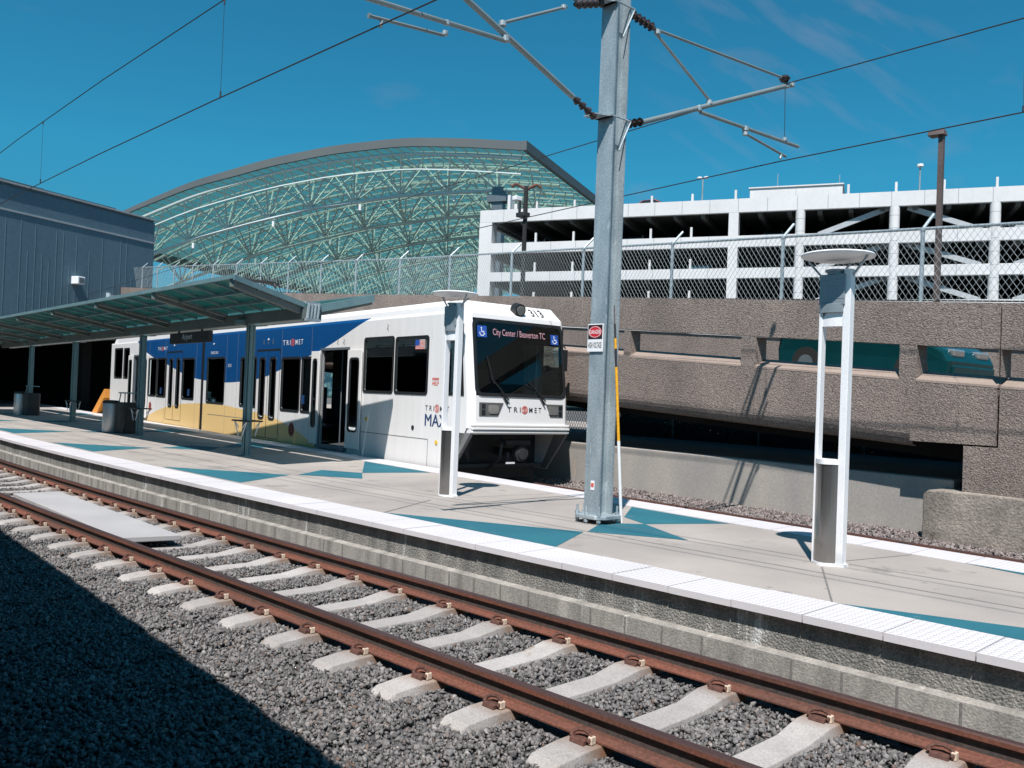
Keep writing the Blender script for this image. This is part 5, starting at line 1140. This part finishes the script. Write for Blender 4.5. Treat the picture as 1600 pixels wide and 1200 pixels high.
# ------------------------------------------------------------------ overhead wires
def wire(name, label, pts, r_, drops=()):
    g = MB()
    for p, q in zip(pts, pts[1:]): g.tube(p, q, r_, 6, cap=False)
    o = g.build(name, M['wire']); tag(o, label, 'wire'); ROOT[o.name] = None
    for p, q in drops:
        h = MB().tube(p, q, .003, 4).tube(p, Vector(p)+(Vector(q)-Vector(p))*.05, .012, 6).tube(Vector(q)+(Vector(p)-Vector(q))*.06, q, .012, 6).build('dropper', M['wire']); h.parent = o
nX = [14, 6, 0, -4, -7.3, -11, -15, -20, -26, -34, -44, -60, -85]
def nm_(X): return 6.98-.05*0 if X > -7 else 7.0-.042*min(13, -X-7.3)+.0*X if X > -20.5 else 6.45+.02*(-X-20.5)
wire('contact_wire', 'lower overhead wire above the near track, upper left of the photo', [(X, 5.2+bend(X)*.9, 5.57) for X in nX], .0085)
wire('messenger_wire', 'upper overhead wire above the near track with thin droppers', [(X, 5.2+bend(X)*.9, max(6.4, 6.88-.0125*abs(X+7.3)) if X < -7.3 else 6.9) for X in nX], .0085,
     [((X, 5.2+bend(X)*.9, max(6.4, 6.88-.0125*abs(X+7.3))), (X, 5.2+bend(X)*.9, 5.575)) for X in (-10.75, -18.2, -25.7, -33)])
fX = [14, 6, 0, -3.4, -6.9, -12, -20, -30, -45, -60, -90]
def fyw(X): return 12.52+(-6.88-X)*.13
wire('contact_wire', 'lower overhead wire of the far track passing over the train', [(X, fyw(X), 5.70 if X < -5 else 5.64) for X in fX], .009)
wire('messenger_wire', 'upper overhead wire of the far track held by the cantilever end', [(X, fyw(X), 6.9 if X < -5 else (6.82 if X > -4 else 6.9)) for X in fX], .009,
     [((X, fyw(X), 6.84), (X, fyw(X), 5.65)) for X in (-3.37,)]+[((X, fyw(X), 6.9), (X, fyw(X), 5.7)) for X in (-20, -28)])
# ------------------------------------------------------------------ lamps behind the ramp
t = thing('street_lamp', 'tall brown square post with a shoebox lamp head behind the chain link fence', 'lamp', (-8.1, 22.6, .8))
MB().box(-8.16, -8.04, 22.54, 22.66, .8, 8.75).build('pole', M['brown'], t)
g = MB().hexa([(-8.38, 22.40, 8.70), (-8.0, 22.45, 8.70), (-8.0, 22.72, 8.70), (-8.38, 22.72, 8.70), (-8.35, 22.42, 8.84), (-8.02, 22.47, 8.84), (-8.02, 22.70, 8.84), (-8.35, 22.70, 8.84)]); g.build('lamp_head', M['brown'], t, bevel=.015)
t = thing('street_lamp', 'slim dark lamp post with orange arms in front of the garage corner', 'lamp', (-21.14, 21.3, .8))
MB().tube((-21.14, 21.3, .8), (-21.14, 21.3, 9.05), .075, 8).build('pole', M['mirror'], t)
g = MB()
for s_ in (-1, 1): g.path([(-21.14, 21.3, 8.95), (-21.14+s_*.25, 21.3+s_*.25, 9.12), (-21.14+s_*.36, 21.3+s_*.36, 9.02)], .05, 8)
g.build('lamp_arms', M['rust'], t); MB().box(-21.45, -21.25, 20.95, 21.25, 8.55, 8.7).box(-21.4, -21.0, 21.1, 21.4, 8.0, 8.15, 1).box(-21.3, -21.22, 21.1, 21.18, 8.15, 8.55, 1).build('camera_housing', [M['lampwhite'], M['dark']], t, bevel=.02)
# ------------------------------------------------------------------ the train the photograph is taken from (its shadow darkens the ballast)
def oy(X): return .58-.081*X
ot = thing('passenger_train', 'train at the lower left whose straight shadow covers the near ballast', 'train', (-10, -.2, 0))
def oseg(g, x0, x1, z0, z1, o0=0, o1=-.08): g.hexa([(x0, oy(x0)+o0, z0), (x1, oy(x1)+o0, z0), (x1, oy(x1)+o1, z0), (x0, oy(x0)+o1, z0), (x0, oy(x0)+o0, z1), (x1, oy(x1)+o0, z1), (x1, oy(x1)+o1, z1), (x0, oy(x0)+o1, z1)])
g = MB(); oseg(g, -32, -9, .3, 3.5); oseg(g, 3, 14, .3, 3.5); oseg(g, -9, 3, 3.42, 3.5); oseg(g, -32, 14, .3, 3.5, -2.6, -2.68); oseg(g, -32, 14, 3.5, 3.75, 0, -2.68)  # unseen body; solid far side shaped to close its shadow on the ballast
g.build('body', M['trainbody'], ot)
g = MB(); oseg(g, -32, -9, .1, .3, -.1, -2.6); g.build('floor', M['interior'], ot)
